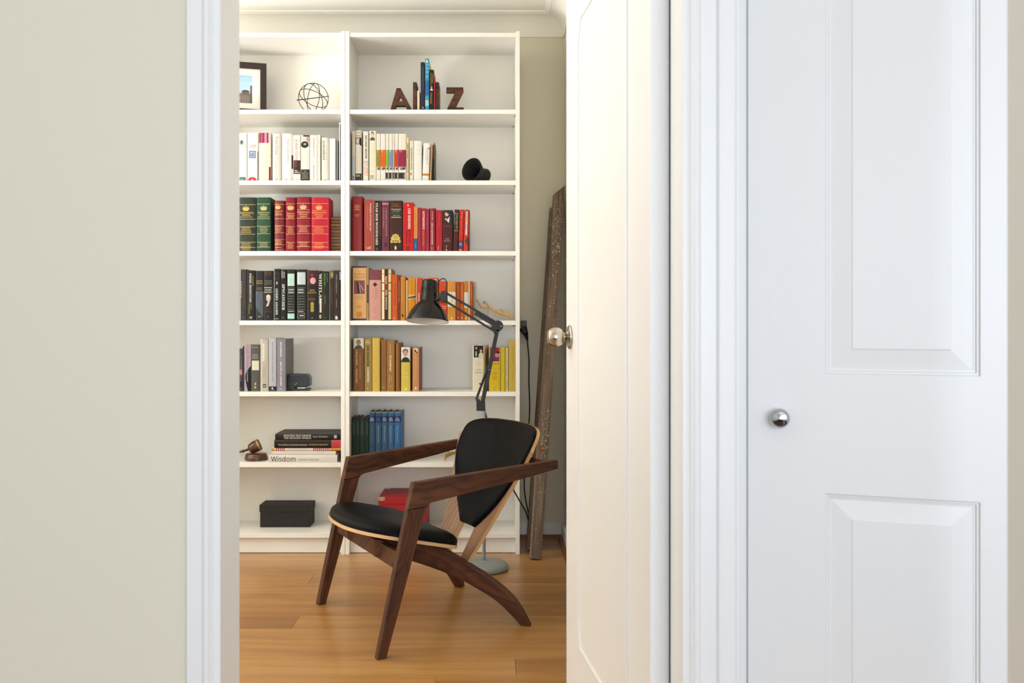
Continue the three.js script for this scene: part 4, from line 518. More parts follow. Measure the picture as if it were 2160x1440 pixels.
book(R5, 804, 815.2, 717, '#93642c', 'brown book with dark capital lettering', (g, w, h) => { TV(g, 'SAVING AUSTRALIA', 5, 3, 60, 4, '#6d4420', { s: 1 }); TV(g, 'ARTHUR SINOS', 5, 68, 22, 2.2, '#6d4420'); TH(g, 'N', 5, h - 8, 5, '#c9a878', { s: 1 }); });
book(R5, 816, 832.4, 717.5, '#a07434', 'tan biography with cream serif title', (g, w, h) => { TV(g, 'A Certain', 7.4, 8, 20, 3.6, '#e0cc9c', { s: 1 }); TV(g, 'Grandeur', 8, 31, 35, 6.4, '#f0e2bc', { s: 1, b: 1 }); TV(g, 'Graham', 9.6, 75, 12, 2.4, '#e0cc9c', { s: 1 }); TV(g, 'Freudenberg', 5.6, 72, 18, 2.4, '#e0cc9c', { s: 1 }); lines(g, 8, 95, 8, 2, 2.4, '#c9a868', 0.6); });
book(R5, 834, 844.4, 723, '#8f5f28', 'rounded brown book with thin gold lettering', (g, w, h) => TV(g, 'A Personal account of the General', 4.6, 4, 88, 2.6, '#c09250', { s: 1 }), { hard: 1, round: 0.3 });
book(R5, 846, 865.4, 732, '#d8c250', 'yellow biography with a smiling portrait', (g, w, h) => { R(g, 0, 0, w, 31.6, '#e9e8e8'); g.save(); g.beginPath(); g.rect(0, 0, w, 31.6); g.clip(); dot(g, 9.4, 33, 9.6, 12, '#26242a'); dot(g, 9, 9.4, 6, 6, '#6a5a48'); dot(g, 9, 13, 5, 6.6, '#d8a080'); g.restore(); TH(g, 'MY', 9.6, 55, 6, '#e6da8c', { s: 1 }); TH(g, 'LIFE', 9.4, 64, 6, '#e6da8c', { s: 1 }); lines(g, 9, 36, 8, 2, 3, '#e8dc90', 0.5); dot(g, 9.6, h - 5, 2, 2.4, '#f4eec8'); });
book(R5, 870, 884, 733, '#cd9060', 'peach book with a rust picture on its back cover', (g, w, h) => { dot(g, 7, 6, 4, 5, '#e8e0d0'); dot(g, 6, 7, 2, 3, '#4a3a2c'); dot(g, 9, 10, 1.4, 2, '#4a3a2c'); TV(g, 'GEOFFREY', 6.4, 16, 30, 3.6, '#dca87c', { s: 1 }); TV(g, 'BLAINEY', 6, 50, 18, 3, '#e0b08a'); R(g, 4.6, h - 9, 4, 5, '#e8cdb0'); }, { side: '#7d4428', dep: 0.19 });
book(R5, 996.5, 1021, 728, '#e6e0c4', 'cream omnibus with a couple pictured on its spine', (g, w, h) => { R(g, 2.6, 0.6, 21, 25, '#1c1814'); dot(g, 8, 6, 2.4, 3.2, '#b08a70'); dot(g, 18, 12, 2.6, 3.4, '#d0a890'); dot(g, 18, 22, 5, 7, '#d8cfc0'); dot(g, 7.6, 18, 1.4, 6, '#d8d4cc'); ['The', 'Complete', 'Novels', 'of'].forEach((t, i) => TH(g, t, 14, 31 + i * 4.8, 3.2, '#9d977c', { s: 1 })); TH(g, 'Jane', 14, 51, 4.6, '#6d674e', { s: 1 }); TH(g, 'Austen', 13, 57, 4.6, '#6d674e', { s: 1 }); R(g, w - 1.4, 0, 1.4, h, '#c9a83a'); }, { yaw: -0.15, dep: 0.15, hard: 1, round: 0.03, side: '#e2dec6' });
book(R5, 1031.4, 1055.4, 733, '#e0c018', 'yellow joke book with a red cartoon panel', (g, w, h) => { R(g, 2, 0, w - 4, 29, '#9d1f3a'); R(g, 2, 24, w - 4, 5, '#5c3a7d'); dot(g, 7, 12, 4, 6, '#3a2030'); dot(g, 17, 16, 5, 4, '#d88a94'); dot(g, 19, 10, 4, 2, '#2a1420'); R(g, 0, 0, 1.4, h, '#d8a01c'); TH(g, 'COMPLETE', 14, 34, 3.2, '#5c4410', { b: 1 }); TH(g, 'JOKES', 14, 43.6, 6.4, '#c4a440', { s: 1, max: 20 }); ['Phillip', 'ADAMS', '&', 'Patrice', 'NEWELL'].forEach((t, i) => TH(g, t, 13, 51 + i * 3.7, 3.2, '#c2571c', { b: i % 2 ? 1 : 0 })); dot(g, 12.6, h - 5, 2, 3, '#3a2a10'); dot(g, 12.6, h - 5, 1.1, 2.2, '#f0e8d0'); });
book(R5, 1056.6, 1065, 732, '#d8c414', 'narrow acid yellow book', (g, w, h) => { TV(g, 'Comfort and joy', 4.4, 6, 46, 1.8, '#a8a030'); TV(g, 'Paul Nathan', 2.4, 20, 40, 1.6, '#a89a20'); TH(g, 'C_P', 4, h - 7, 3, '#5c5410'); });
book(R5, 1066, 1072.2, 733, '#dfc890', 'slim peach yellow book with red lettering', (g, w, h) => { TV(g, 'The Psychology of being', 3, 5, 54, 2.2, '#c8788a', { b: 1 }); TV(g, 'BERNARD', 3, 68, 20, 2.4, '#c85c40', { b: 1 }); });
book(R5, 1073, 1087.6, 718, '#cbb24e', 'tall mustard yellow novel against the bookcase side', (g, w, h) => { TV(g, 'JODI PICOULT', 8.6, 11, 44, 5, '#9d8434', { s: 1 }); TV(g, 'My Sisters Keeper', 4.6, 24, 34, 2, '#b09640'); TV(g, 'Nineteen', 8, 60, 26, 4, '#a88f3c', { s: 1 }); TH(g, 'K', 7, h - 8, 3.4, '#7d6824'); });

// sixth shelf: green and blue sets
let R6 = { shelf: 6, group: 'green and blue sets of old volumes' };
[[742.4, 750.6, 'first'], [751.2, 757.6, 'second'], [758.2, 769.6, 'third'], [770.4, 778, 'fourth']].forEach(([a, b], i) => book(R6, a, b, 880, ['#1c2a26', '#1f2e2a', '#233532', '#1f302c'][i], 'small dark green cloth volume, ' + ['beside the bookcase side', 'thinnest of its set', 'widest of its set', 'next to the blue set'][i], (g, w, h) => { R(g, 0, 6, 0.5, h, '#4a5c2a'); R(g, w - 0.5, 6, 0.5, h, '#4a5c2a'); TV(g, 'Great Expectations', w / 2, 10, 28, Math.min(2.4, w * 0.35), '#8d9a90', { s: 1 }); g.strokeStyle = '#3c5644'; g.lineWidth = 0.3; g.strokeRect(1, 6, w - 2, 30); }, { hard: 1, round: 0.14, back: 0.02, dep: 0.12, pages: '#b08a4a' }));
[[778.8, 791.6, 'OUR TIME'], [792.2, 804.8, 'ESSAYS IN LITERATURE'], [805.4, 818, 'TRAVELS AFIELD'], [818.6, 831.4, 'GOLDEN DAYS'], [832, 846, 'TIME AND SUBJECT']].forEach(([a, b, t], i) => book(R6, a, b, 869, ['#2f4a63', '#2f5270', '#335879', '#34608a', '#34659a'][i], 'old blue cloth volume, ' + ['touching the green set', 'second of the blue set from the green', 'middle of the blue set', 'second last of the blue set', 'last of the blue set'][i], (g, w, h) => { R(g, 0, 8, w, 13.6, '#182f5e'); ['W.J.', 'SONIA', 'HOLMES'].forEach((q, k) => TH(g, q, w * 0.45, 12 + k * 3, 2.8, i === 1 ? '#6d7c8a' : '#dcdccf', { b: 1, max: w - 4 })); TV(g, t, w * 0.45, 28, 36, 3.2, i === 0 ? '#6d7f8a' : '#b9bda6', { s: 1 }); R(g, 0, 0, w, 1, '#a8b8b8'); }, { hard: 1, round: 0.1, dep: 0.15, pages: '#a8803c' }));

// first shelf: books between the letter bookends
let R1 = { shelf: 1, group: 'books between the letter bookends' };
book(R1, 880, 885, 191, '#e6d8b8', 'small cream book beside the letter A bookend', null, { dep: 0.1 });
book(R1, 887, 896, 131, '#262a3e', 'navy blue hardback between the bookends', (g, w, h) => { TV(g, 'THE KIMBERLEY EXPEDITIONS', 5.4, 8, 50, 2.6, '#8a90a8', { s: 1 }); dot(g, 5, h - 6, 2, 2, '#a8987a'); }, { hard: 1, round: 0.12 });
book(R1, 896.8, 904.8, 123.5, '#3f9fc2', 'tallest book between the bookends, sky blue', (g, w, h) => { R(g, 0, 46, w, 32, '#2a6fa8'); R(g, 0, h - 22, w, 12, '#a8ccd8'); R(g, 2, 3, 3.4, 6, '#d8eef2'); for (const y of [12, 19, 27, 37]) R(g, 1.6, y, 5, 2.6, '#7fc4da'); TH(g, '22', 4, h - 3, 3.6, '#1a2a30', { b: 1 }); }, { side: '#7fa9b2', dep: 0.19 });
book(R1, 905.6, 915, 147, '#221d18', 'black book with yellow capitals between the bookends', (g, w, h) => { TV(g, 'STEPHEN', 6.6, 8, 20, 2.4, '#c0a040', { b: 1 }); TV(g, "COLBERT'S", 3.4, 6, 28, 2.6, '#c0a040', { b: 1 }); figure(g, 1.4, 33, 6.4, 11, null, '#d8b8a4', '#4a4038', '#e2e2e0'); TV(g, 'Chasing', 4, 48, 24, 4.4, '#c0a040', { s: 1, b: 1 }); }, { side: '#6d6a5e', dep: 0.14 });
book(R1, 915.6, 918, 163, '#a83a48', 'thin rose red book beside the letter Z bookend', null, { dep: 0.1 });

// sixth shelf of the left bookcase: lying books
{
  const gname = 'books lying in a pile beside the gavel'; let y = shelfTop[6]; const d = BF + 0.006;
  const st = [
    [567, 711, 963.4, 978.6, d, 0.17, '#edeae2', 'thick white book lying at the bottom of the pile', (g, w, h) => { TH(g, 'Wisdom', 31, h * 0.52, 14.6, '#1b1b18', { max: 56 }); TH(g, 'Andrew Zuckerman', 84, h * 0.62, 5.2, '#3c3a34', { max: 44 }); R(g, 138.6, 3, 0.5, h - 6, '#c9c4b6'); }, {}],
    [573, 708, 954.4, 963, d + 0.004, 0.16, '#efece4', 'white book lying on the bottom book', (g, w, h) => { lines(g, 65, h * 0.4, 96, 1, 3, '#cfcac0', 0.6); }, { hard: false }],
    [573, 718.5, 947.8, 954, d + 0.002, 0.16, '#f0e4d8', 'red and white striped book lying in the pile', (g, w, h) => { R(g, 0, 0, 6, h, '#e0a42c'); for (let i = 0; i < 5; i++) R(g, 9 + i * 4, 0, 2.2, h, '#b9302c'); for (let i = 0; i < 9; i++) R(g, 88 + i * 4, 0, 2.2, h, '#b9302c'); lines(g, 56, 1.6, 50, 2, 2.4, '#d8a898', 0.6); R(g, 124, 0, 30, h * 0.5, '#e8b02c'); R(g, 124, h * 0.5, 30, h * 0.5, '#d0602c'); }, { hard: false }],
    [578.5, 718.8, 930.4, 947.6, d, 0.15, '#1f1c19', 'black book with a red end block lying in the pile', (g, w, h) => { R(g, 120.6, 0, 22, h, '#cf4a4e'); g.strokeStyle = '#7d2a30'; g.lineWidth = 0.8; g.strokeRect(127, 6, 7, 5.6); TH(g, 'The Griffins in Australia and India', 39, h * 0.6, 4.4, '#d8d4cc', { b: 1, max: 61 }); TH(g, 'Turnbull and Navaretti', 92.5, h * 0.56, 4.4, '#c8c070', { b: 1, max: 41 }); }, {}],
    [580.4, 718.8, 917, 930, d, 0.19, '#1c1a18', 'black book lying on top of the pile', (g, w, h) => { TH(g, 'SPEECHES THAT SHAPED', 47, h * 0.3, 5.4, '#e2ded6', { s: 1, b: 1, max: 58 }); TH(g, 'THE MODERN WORLD', 47, h * 0.7, 5.4, '#e2ded6', { s: 1, b: 1, max: 58 }); TH(g, 'Alan J Whiticker', 95, h * 0.46, 4.8, '#d8d4cc', { s: 1, max: 32 }); R(g, 124, 2.6, 6, 7, '#b9b5ac'); }, { side: '#34312e' }],
  ];
  for (const [x0, x1, a, b, dd, dep, col, lab, dr, o] of st) y = lyingBook(x0, x1, a, b, y, dd, dep, col, lab, gname, dr, o);
}
for (const s of sheets) s.tex.needsUpdate = true;

// ---------- ornaments on the shelves ----------
{ // framed picture, top shelf
  const d = 4.16, y = shelfTop[1], H = 0.254, Wd = 0.25, b = 0.029;
  const t = thing('picture_frame', 'dark brown frame with a city photo in a white mount', 'picture frame', [-1.193, y + 0.002, -4.165], 0.25);
  const tilt = new THREE.Matrix4().makeRotationX(-0.07), tl = (g) => g.applyMatrix4(tilt); void d;
  const s = poly([[-Wd / 2, 0], [Wd / 2, 0], [Wd / 2, H], [-Wd / 2, H]]); s.holes.push(new THREE.Path([[-Wd / 2 + b, b], [-Wd / 2 + b, H - b], [Wd / 2 - b, H - b], [Wd / 2 - b, b]].map((p) => new THREE.Vector2(...p))));
  part('frame', tl(extrude(s, 0.02, 0.002)), M.darkFrame, t);
  const o = 0.066, m = poly([[-Wd / 2 + b, b], [Wd / 2 - b, b], [Wd / 2 - b, H - b], [-Wd / 2 + b, H - b]]); m.holes.push(new THREE.Path([[-Wd / 2 + o, o - 0.008], [-Wd / 2 + o, H - o + 0.004], [Wd / 2 - o, H - o + 0.004], [Wd / 2 - o, o - 0.008]].map((p) => new THREE.Vector2(...p))));
  part('mount', tl(extrude(m, 0.003).translate(0, 0, 0.006)), std(0xeeeae2, 0.8), t);
  const c = document.createElement('canvas'); c.width = 256; c.height = 256; const g = c.getContext('2d');
  R(g, 0, 0, 256, 256, '#a9cfe2'); R(g, 0, 60, 256, 80, '#b4d5e4'); R(g, 0, 160, 256, 96, '#7d6f68'); for (let i = 0; i < 16; i++) { R(g, i * 16, 175, 4, 81, '#5c4f4a'); R(g, i * 16 + 7, 185, 3, 60, '#b9aaa0'); } R(g, 150, 140, 70, 30, '#6a5a52'); R(g, 228, 90, 16, 166, '#57534f'); dot(g, 185, 140, 30, 8, '#4d423d');
  const tx = new THREE.CanvasTexture(c); tx.colorSpace = THREE.SRGBColorSpace;
  const pg = new THREE.PlaneGeometry(Wd - 2 * o + 0.01, H - 2 * o + 0.02); pg.translate(0, H / 2 - 0.002, 0.0045); part('photo', tl(pg), std(0xffffff, 0.4, { map: tx }), t);
  part('backing', tl(box(-Wd / 2 + 0.01, Wd / 2 - 0.01, 0.01, H - 0.01, 0.001, 0.004)), coverMat('#3a2c22'), t);
  part('strut', bar([0, H * 0.7, -0.022], [0, 0.003, -0.085], 0.03, 0.004), M.darkFrame, t);
}
{ // wire sphere
  const d = 4.12, r = 0.069, t = thing('wire_sphere', 'black wire sphere of crossing rings with a rod through it', 'ornament', [px(661, d), shelfTop[1] + r + 0.002, -d]);
  for (const [a, b, c] of [[0.15, 0.1, 0], [0.2, 1.1, 0.4], [1.25, 0.1, -0.35], [0.1, -0.95, -0.2]]) { const g = new THREE.TorusGeometry(r, 0.0016, 8, 64); g.rotateX(a); g.rotateY(b); g.rotateZ(c); part('ring', g, M.wire, t); }
  part('rod', rod([-0.076, -0.012, 0.012], [0.072, 0.013, -0.012], 0.0022, 0.0016), M.wire, t);
}
{ // letter bookends
  const d = BF + 0.03, y = shelfTop[1], X = (p) => px(p, d), wood = M.walnut;
  const letter = (pts, hole, x, depth) => { const s = poly(pts); if (hole) s.holes.push(new THREE.Path(hole.map((p) => new THREE.Vector2(...p)))); const g = extrude(s, depth, 0.001); g.translate(x, 0, -depth); return g; };
  const u = d / F;                                                    // metres in a photo pixel
  const a = thing('bookend', 'dark wooden bookend shaped as the letter A', 'bookend', [X(846), y, -d], 0, 'letter bookends');
  part('base', rbox(X(812) - X(846), X(884) - X(846), 0, 0.0035, -0.1, 0.002, 0.001), wood, a);
  part('letter', letter([[-23, 0], [-9.5, 47], [-1, 47], [24, 0], [13.5, 0], [9, 9.6], [-10.5, 9.6], [-13, 0]].map(([x, h]) => [x * u, 0.0035 + h * u]), [[-7.5, 19], [-2.4, 30], [4.6, 19]].map(([x, h]) => [x * u, 0.0035 + h * u]), 0, 0.028), wood, a);
  part('upright', rbox(X(871) - X(846), X(878.6) - X(846), 0.0035, 61 * u, -0.1, 0, 0.001), wood, a);
  const z = thing('bookend', 'dark wooden bookend shaped as the letter Z', 'bookend', [X(958), y, -d], 0, 'letter bookends');
  part('base', rbox(X(919) - X(958), X(988) - X(958), 0, 0.0035, -0.1, 0.002, 0.001), wood, z);
  part('letter', letter([[-14, 0], [20, 0], [20, 6.4], [2.4, 6.4], [19.6, 41], [19, 48.6], [-16.6, 48.6], [-16.6, 38], [2, 38], [-15, 3]].map(([x, h]) => [x * u, 0.0035 + h * u]), null, 0, 0.028), wood, z);
  part('upright', rbox(X(918.8) - X(958), X(926) - X(958), 0.0035, 61 * u, -0.1, 0, 0.001), wood, z);
}
{ // black flared vase lying on its side
  const d = 4.12, t = thing('vase', 'matt black flared vase lying on its side', 'vase', [px(1006, d), shelfTop[2], -d]);
  const g = lathe([[0, 0.062], [0.0315, 0.062], [0.0325, 0.058], [0.026, 0.03], [0.0285, 0.012], [0.036, -0.012], [0.0435, -0.034], [0.0465, -0.044], [0.045, -0.0455], [0.041, -0.036], [0.034, -0.014], [0.025, 0.012], [0.022, 0.03], [0.024, 0.05], [0, 0.052]], 48);
  g.scale(1.2, 0.97, 1.2); g.rotateZ(-Math.PI / 2 - 0.2); g.rotateY(0.95); g.computeBoundingBox(); g.translate(0, -g.boundingBox.min.y, 0); part('body', g, M.blackMatt, t);
}
{ // praying mantis figure
  const d = 4.13, X = (p) => px(p, d), y0 = shelfTop[4], Y = (p) => Math.max(py(p, d), y0 + 0.001) - y0, cx = X(1045);
  const t = thing('mantis_figure', 'golden brown praying mantis model on the shelf', 'insect model', [cx, y0, -d]);
  const q = (x, y, z = 0) => [X(x) - cx, Y(y), z];
  const seg = (pts, rs) => { const gs = []; for (let i = 0; i + 1 < pts.length; i++) { gs.push(rod(pts[i], pts[i + 1], rs[i], rs[i + 1], 10)); gs.push(ball(...pts[i + 1], rs[i + 1])); } return gs; };
  part('thorax', seg([q(1024, 637), q(1032, 646), q(1042, 655), q(1050, 657)], [0.004, 0.006, 0.0075, 0.009]), M.mantis, t);
  part('abdomen', seg([q(1048, 657), q(1058, 660), q(1070, 663), q(1080, 666), q(1085, 666)], [0.008, 0.0105, 0.009, 0.006, 0.002]), M.mantis, t);
  part('head', [ball(...q(1022, 636.5), 0.006, 0.8, 1, 1.4), ball(...q(1020, 639), 0.004, 1, 1.2, 1)], M.mantis, t);
  for (const s of [-1, 1]) part('foreleg', seg([q(1030, 647, s * 0.008), q(1016, 648.4, s * 0.014), q(1006, 632, s * 0.016), q(1002, 638, s * 0.016), q(1004, 643, s * 0.015)], [0.004, 0.0052, 0.004, 0.002, 0.001]), M.mantis, t);
  part('leg', seg([q(1031, 649, 0.006), q(1028, 664, 0.02), q(1027, 676, 0.024)], [0.002, 0.0016, 0.001]), M.mantis, t);
  part('leg', seg([q(1031, 649, -0.006), q(1029, 662, -0.02), q(1031, 676, -0.024)], [0.002, 0.0016, 0.001]), M.mantis, t);
  for (const s of [-1, 1]) { part('leg', seg([q(1046, 656, s * 0.008), q(1044, 663, s * 0.02), q(1052, 666, s * 0.026), q(1054, 676, s * 0.03)], [0.0018, 0.0016, 0.0014, 0.001]), M.mantis, t); part('leg', seg([q(1060, 661, s * 0.009), q(1056, 651, s * 0.018), q(1073, 668, s * 0.024), q(1086, 676, s * 0.028)], [0.0018, 0.0016, 0.0014, 0.001]), M.mantis, t); }
  part('wing', [ball(...q(1064, 659, 0), 0.024, 1, 0.3, 0.34)], M.mantis, t);
}
{ // brass insect on the sixth shelf
  const d = 4.11, X = (p) => px(p, d), cx = X(950), y0 = shelfTop[6], t = thing('brass_insect', 'small brass insect half hidden by the armchair back', 'ornament', [cx, y0, -d]);
  const q = (x, h, z = 0) => [X(x) - cx, h, z];
  part('body', [rod(q(938, 0.014, 0.02), q(952, 0.03, -0.01), 0.003, 0.007), rod(q(952, 0.03, -0.01), q(968, 0.034, -0.03), 0.007, 0.004), ball(...q(953, 0.032, -0.012), 0.008)], M.brass, t);
  for (const [x, h, z, e] of [[944, 0.02, 0.01, -6], [950, 0.03, 0, -9], [958, 0.034, -0.02, 6]]) for (const s of [-1, 1]) part('leg', [rod(q(x, h, z), q(x + e * 0.6, h + 0.012, z + s * 0.02), 0.0016), rod(q(x + e * 0.6, h + 0.012, z + s * 0.02), q(x + e, 0.0012, z + s * 0.034), 0.0016, 0.001)], M.brass, t);
}
{ // dark teal leather case
  const d = 4.10, t = thing('leather_case', 'dark teal leather case with open flap and cream tag', 'case', [px(629, d), shelfTop[5], -d - 0.03]);
  const teal = new THREE.MeshPhysicalMaterial({ color: 0x12242c, roughness: 0.4, clearcoat: 0.2, clearcoatRoughness: 0.4 }), u = d / F;
  const sq = (pts, r) => { const q = new THREE.Shape(), n = pts.length; pts.forEach((p, i) => { const a = pts[(i + n - 1) % n], c = pts[(i + 1) % n], k = (m) => { const L = Math.hypot(m[0] - p[0], m[1] - p[1]), f = Math.min(0.45, r / L); return [(p[0] + (m[0] - p[0]) * f) * u, (p[1] + (m[1] - p[1]) * f) * u]; }; if (i) q.lineTo(...k(a)); else q.moveTo(...k(a)); q.quadraticCurveTo(p[0] * u, p[1] * u, ...k(c)); }); q.closePath(); return q; };
  part('body', extrude(sq([[-24, 0.4], [-23.2, 35.4], [19, 35], [23.6, 27], [23.4, 9.6], [15, 7.6], [-8, 6.4], [-8, 0.4]], 5), 0.066, 0.006, 3).translate(0, 0, -0.033), teal, t);
  part('flap', extrude(sq([[-20, 0], [-20, 4.6], [21.6, 4.8], [22.4, 2.4], [20, 0]], 1.6), 0.062, 0.0015, 2).translate(0, 0, -0.031), teal, t);
  part('tag', rbox(-2 * u, 15 * u, 4.9 * u, 7.0 * u, 0.0, 0.033, 0.0012), coverMat('#d8cfb0'), t);
  part('emblem', [rod([-6.6 * u, 14 * u, 0.0355], [-4.6 * u, 13.4 * u, 0.0355], 0.0011), rod([-4 * u, 14.6 * u, 0.0355], [-2.4 * u, 16 * u, 0.0355], 0.0011)], coverMat('#d8d4c6'), t);
}
{ // gavel and sound block
  const d = 4.13, u = d / F, y = shelfTop[6];
  const wood = new THREE.MeshPhysicalMaterial({ color: 0x4d2714, roughness: 0.3, clearcoat: 0.4, clearcoatRoughness: 0.2 });
  const b = thing('sound_block', 'round dark wooden sound block under the gavel', 'gavel block', [px(540.5, d), y, -d]);
  part('block', lathe([[0, 0], [23 * u, 0], [23.6 * u, 1.5 * u], [23.4 * u, 7 * u], [22 * u, 9 * u], [22.4 * u, 10 * u], [21.4 * u, 13 * u], [18.6 * u, 14.6 * u], [0, 14.8 * u]], 48), wood, b);
  const g = thing('gavel', 'dark wooden gavel with a brass band resting on its block', 'gavel', [px(537, d), y + 14.8 * u + 12.6 * u, -d]);
  const turn = (q) => q.rotateZ(-Math.PI / 2 + 0.42).rotateY(0.35);
  part('head', turn(lathe([[0, -13 * u], [7 * u, -12.6 * u], [10 * u, -9 * u], [12 * u, -2 * u], [12.4 * u, 5 * u], [12 * u, 6 * u], [12 * u, 9 * u], [12.2 * u, 11 * u], [11 * u, 13 * u], [0, 13.2 * u]], 40)), wood, g);
  part('band', turn(lathe([[12.3 * u, 5.6 * u], [12.7 * u, 6 * u], [12.7 * u, 9.4 * u], [12.2 * u, 9.8 * u]], 40)), std(0xb08d5c, 0.4, { metalness: 0.5 }), g);
  part('handle', [rod([-9 * u, -4 * u, 0], [-22 * u, -8 * u, 0.02], 3 * u, 1.9 * u), ball(-22 * u, -8 * u, 0.02, 3.4 * u), rod([-22 * u, -8 * u, 0.02], [-48 * u, -13.4 * u, 0.06], 2 * u, 2.6 * u), ball(-48 * u, -13.4 * u, 0.06, 2.8 * u)], wood, g);
}
{ // black box with lid
  const d = 4.168, t = thing('storage_box', 'black cardboard box with a lid on the bottom shelf', 'box', [px(601, d), shelfTop[7], -d - 0.057]), w = (px(653.5, d) - px(548.5, d)) / 2;
  part('body', rbox(-w, w, 0, 0.1, -0.055, 0.055, 0.001), M.blackBox, t);
  part('lid', rbox(-w - 0.003, w + 0.003, 0.073, 0.1062, -0.058, 0.058, 0.001), M.blackBox, t);
}
{ // red box with metal corners
  const d = 4.058, x0 = px(798, d), x1 = px(899, d), t = thing('storage_box', 'red box with metal corners behind the armchair', 'box', [(x0 + x1) / 2, shelfTop[7], -d - 0.125]), w = (x1 - x0) / 2;
  part('body', rbox(-w + 0.002, w - 0.002, 0, 0.15, -0.122, 0.122, 0.001), M.redBox, t);
  part('lid', rbox(-w, w, 0.133, 0.161, -0.125, 0.125, 0.001), M.redBox, t);
  for (const sx of [-1, 1]) for (const sz of [-1, 1]) part('corner_fitting', [rbox(sx > 0 ? w - 0.03 : -w - 0.001, sx > 0 ? w + 0.001 : -w + 0.03, 0.148, 0.1625, sz > 0 ? 0.1 : -0.126, sz > 0 ? 0.126 : -0.1, 0.002), ball(sx * (w - 0.018), 0.15, sz * 0.126, 0.004)], M.nickel, t);
}

// ---------- old timbers leaning in the corner ----------
function plank(label, foot, head, w, th, cut, yaw) {
  const A = V3(...foot), B = V3(...head), L = A.distanceTo(B), t = thing('timber_plank', label, 'plank', foot, 0, 'old timbers leaning in the corner');
  const s = poly([[-w / 2, 0.004], [w / 2, 0], [w / 2, L], [-w / 2, L - cut]]), g = extrude(s, th, 0.0025, 2); g.translate(0, 0, -th / 2);
  const a = g.attributes.uv, p = g.attributes.position; for (let i = 0; i < a.count; i++) a.setXY(i, p.getX(i) + p.getZ(i) + 0.07, p.getY(i));
  const up = B.clone().sub(A).normalize(), face = V3(Math.sin(yaw), 0, Math.cos(yaw)), side = V3().crossVectors(up, face).normalize(); face.crossVectors(side, up).normalize();
  const m = part('board', g, M.timber, t); m.quaternion.setFromRotationMatrix(new THREE.Matrix4().makeBasis(side, up, face)); return t;
}
plank('nearer dark weathered plank spattered with pale paint', [px(1129, 3.955), 0.0, -3.955], [px(1179.5, 4.3), py(392, 4.3), -4.3], 0.05, 0.035, 0.05, 0.12);
plank('dark weathered plank half hidden behind the spattered plank', [px(1121, 4.11), 0.0, -4.11], [px(1171, 4.335), py(425, 4.335), -4.322], 0.05, 0.03, 0.04, 0.12);

// ---------- wall socket ----------
{
  const d = BACK, t = thing('wall_socket', 'grey socket adapter on the wall beside the bookcase', 'socket', [px(1104, 4.33), py(688, 4.33), -BACK]);
  part('plate', rbox(-0.012, 0.018, -0.03, 0.03, 0, 0.008), std(0x9a9a8c, 0.5), t);
  part('adapter', rbox(-0.012, 0.016, -0.004, 0.028, 0.006, 0.04, 0.006, 3), std(0x5c6055, 0.5), t); void d;
}

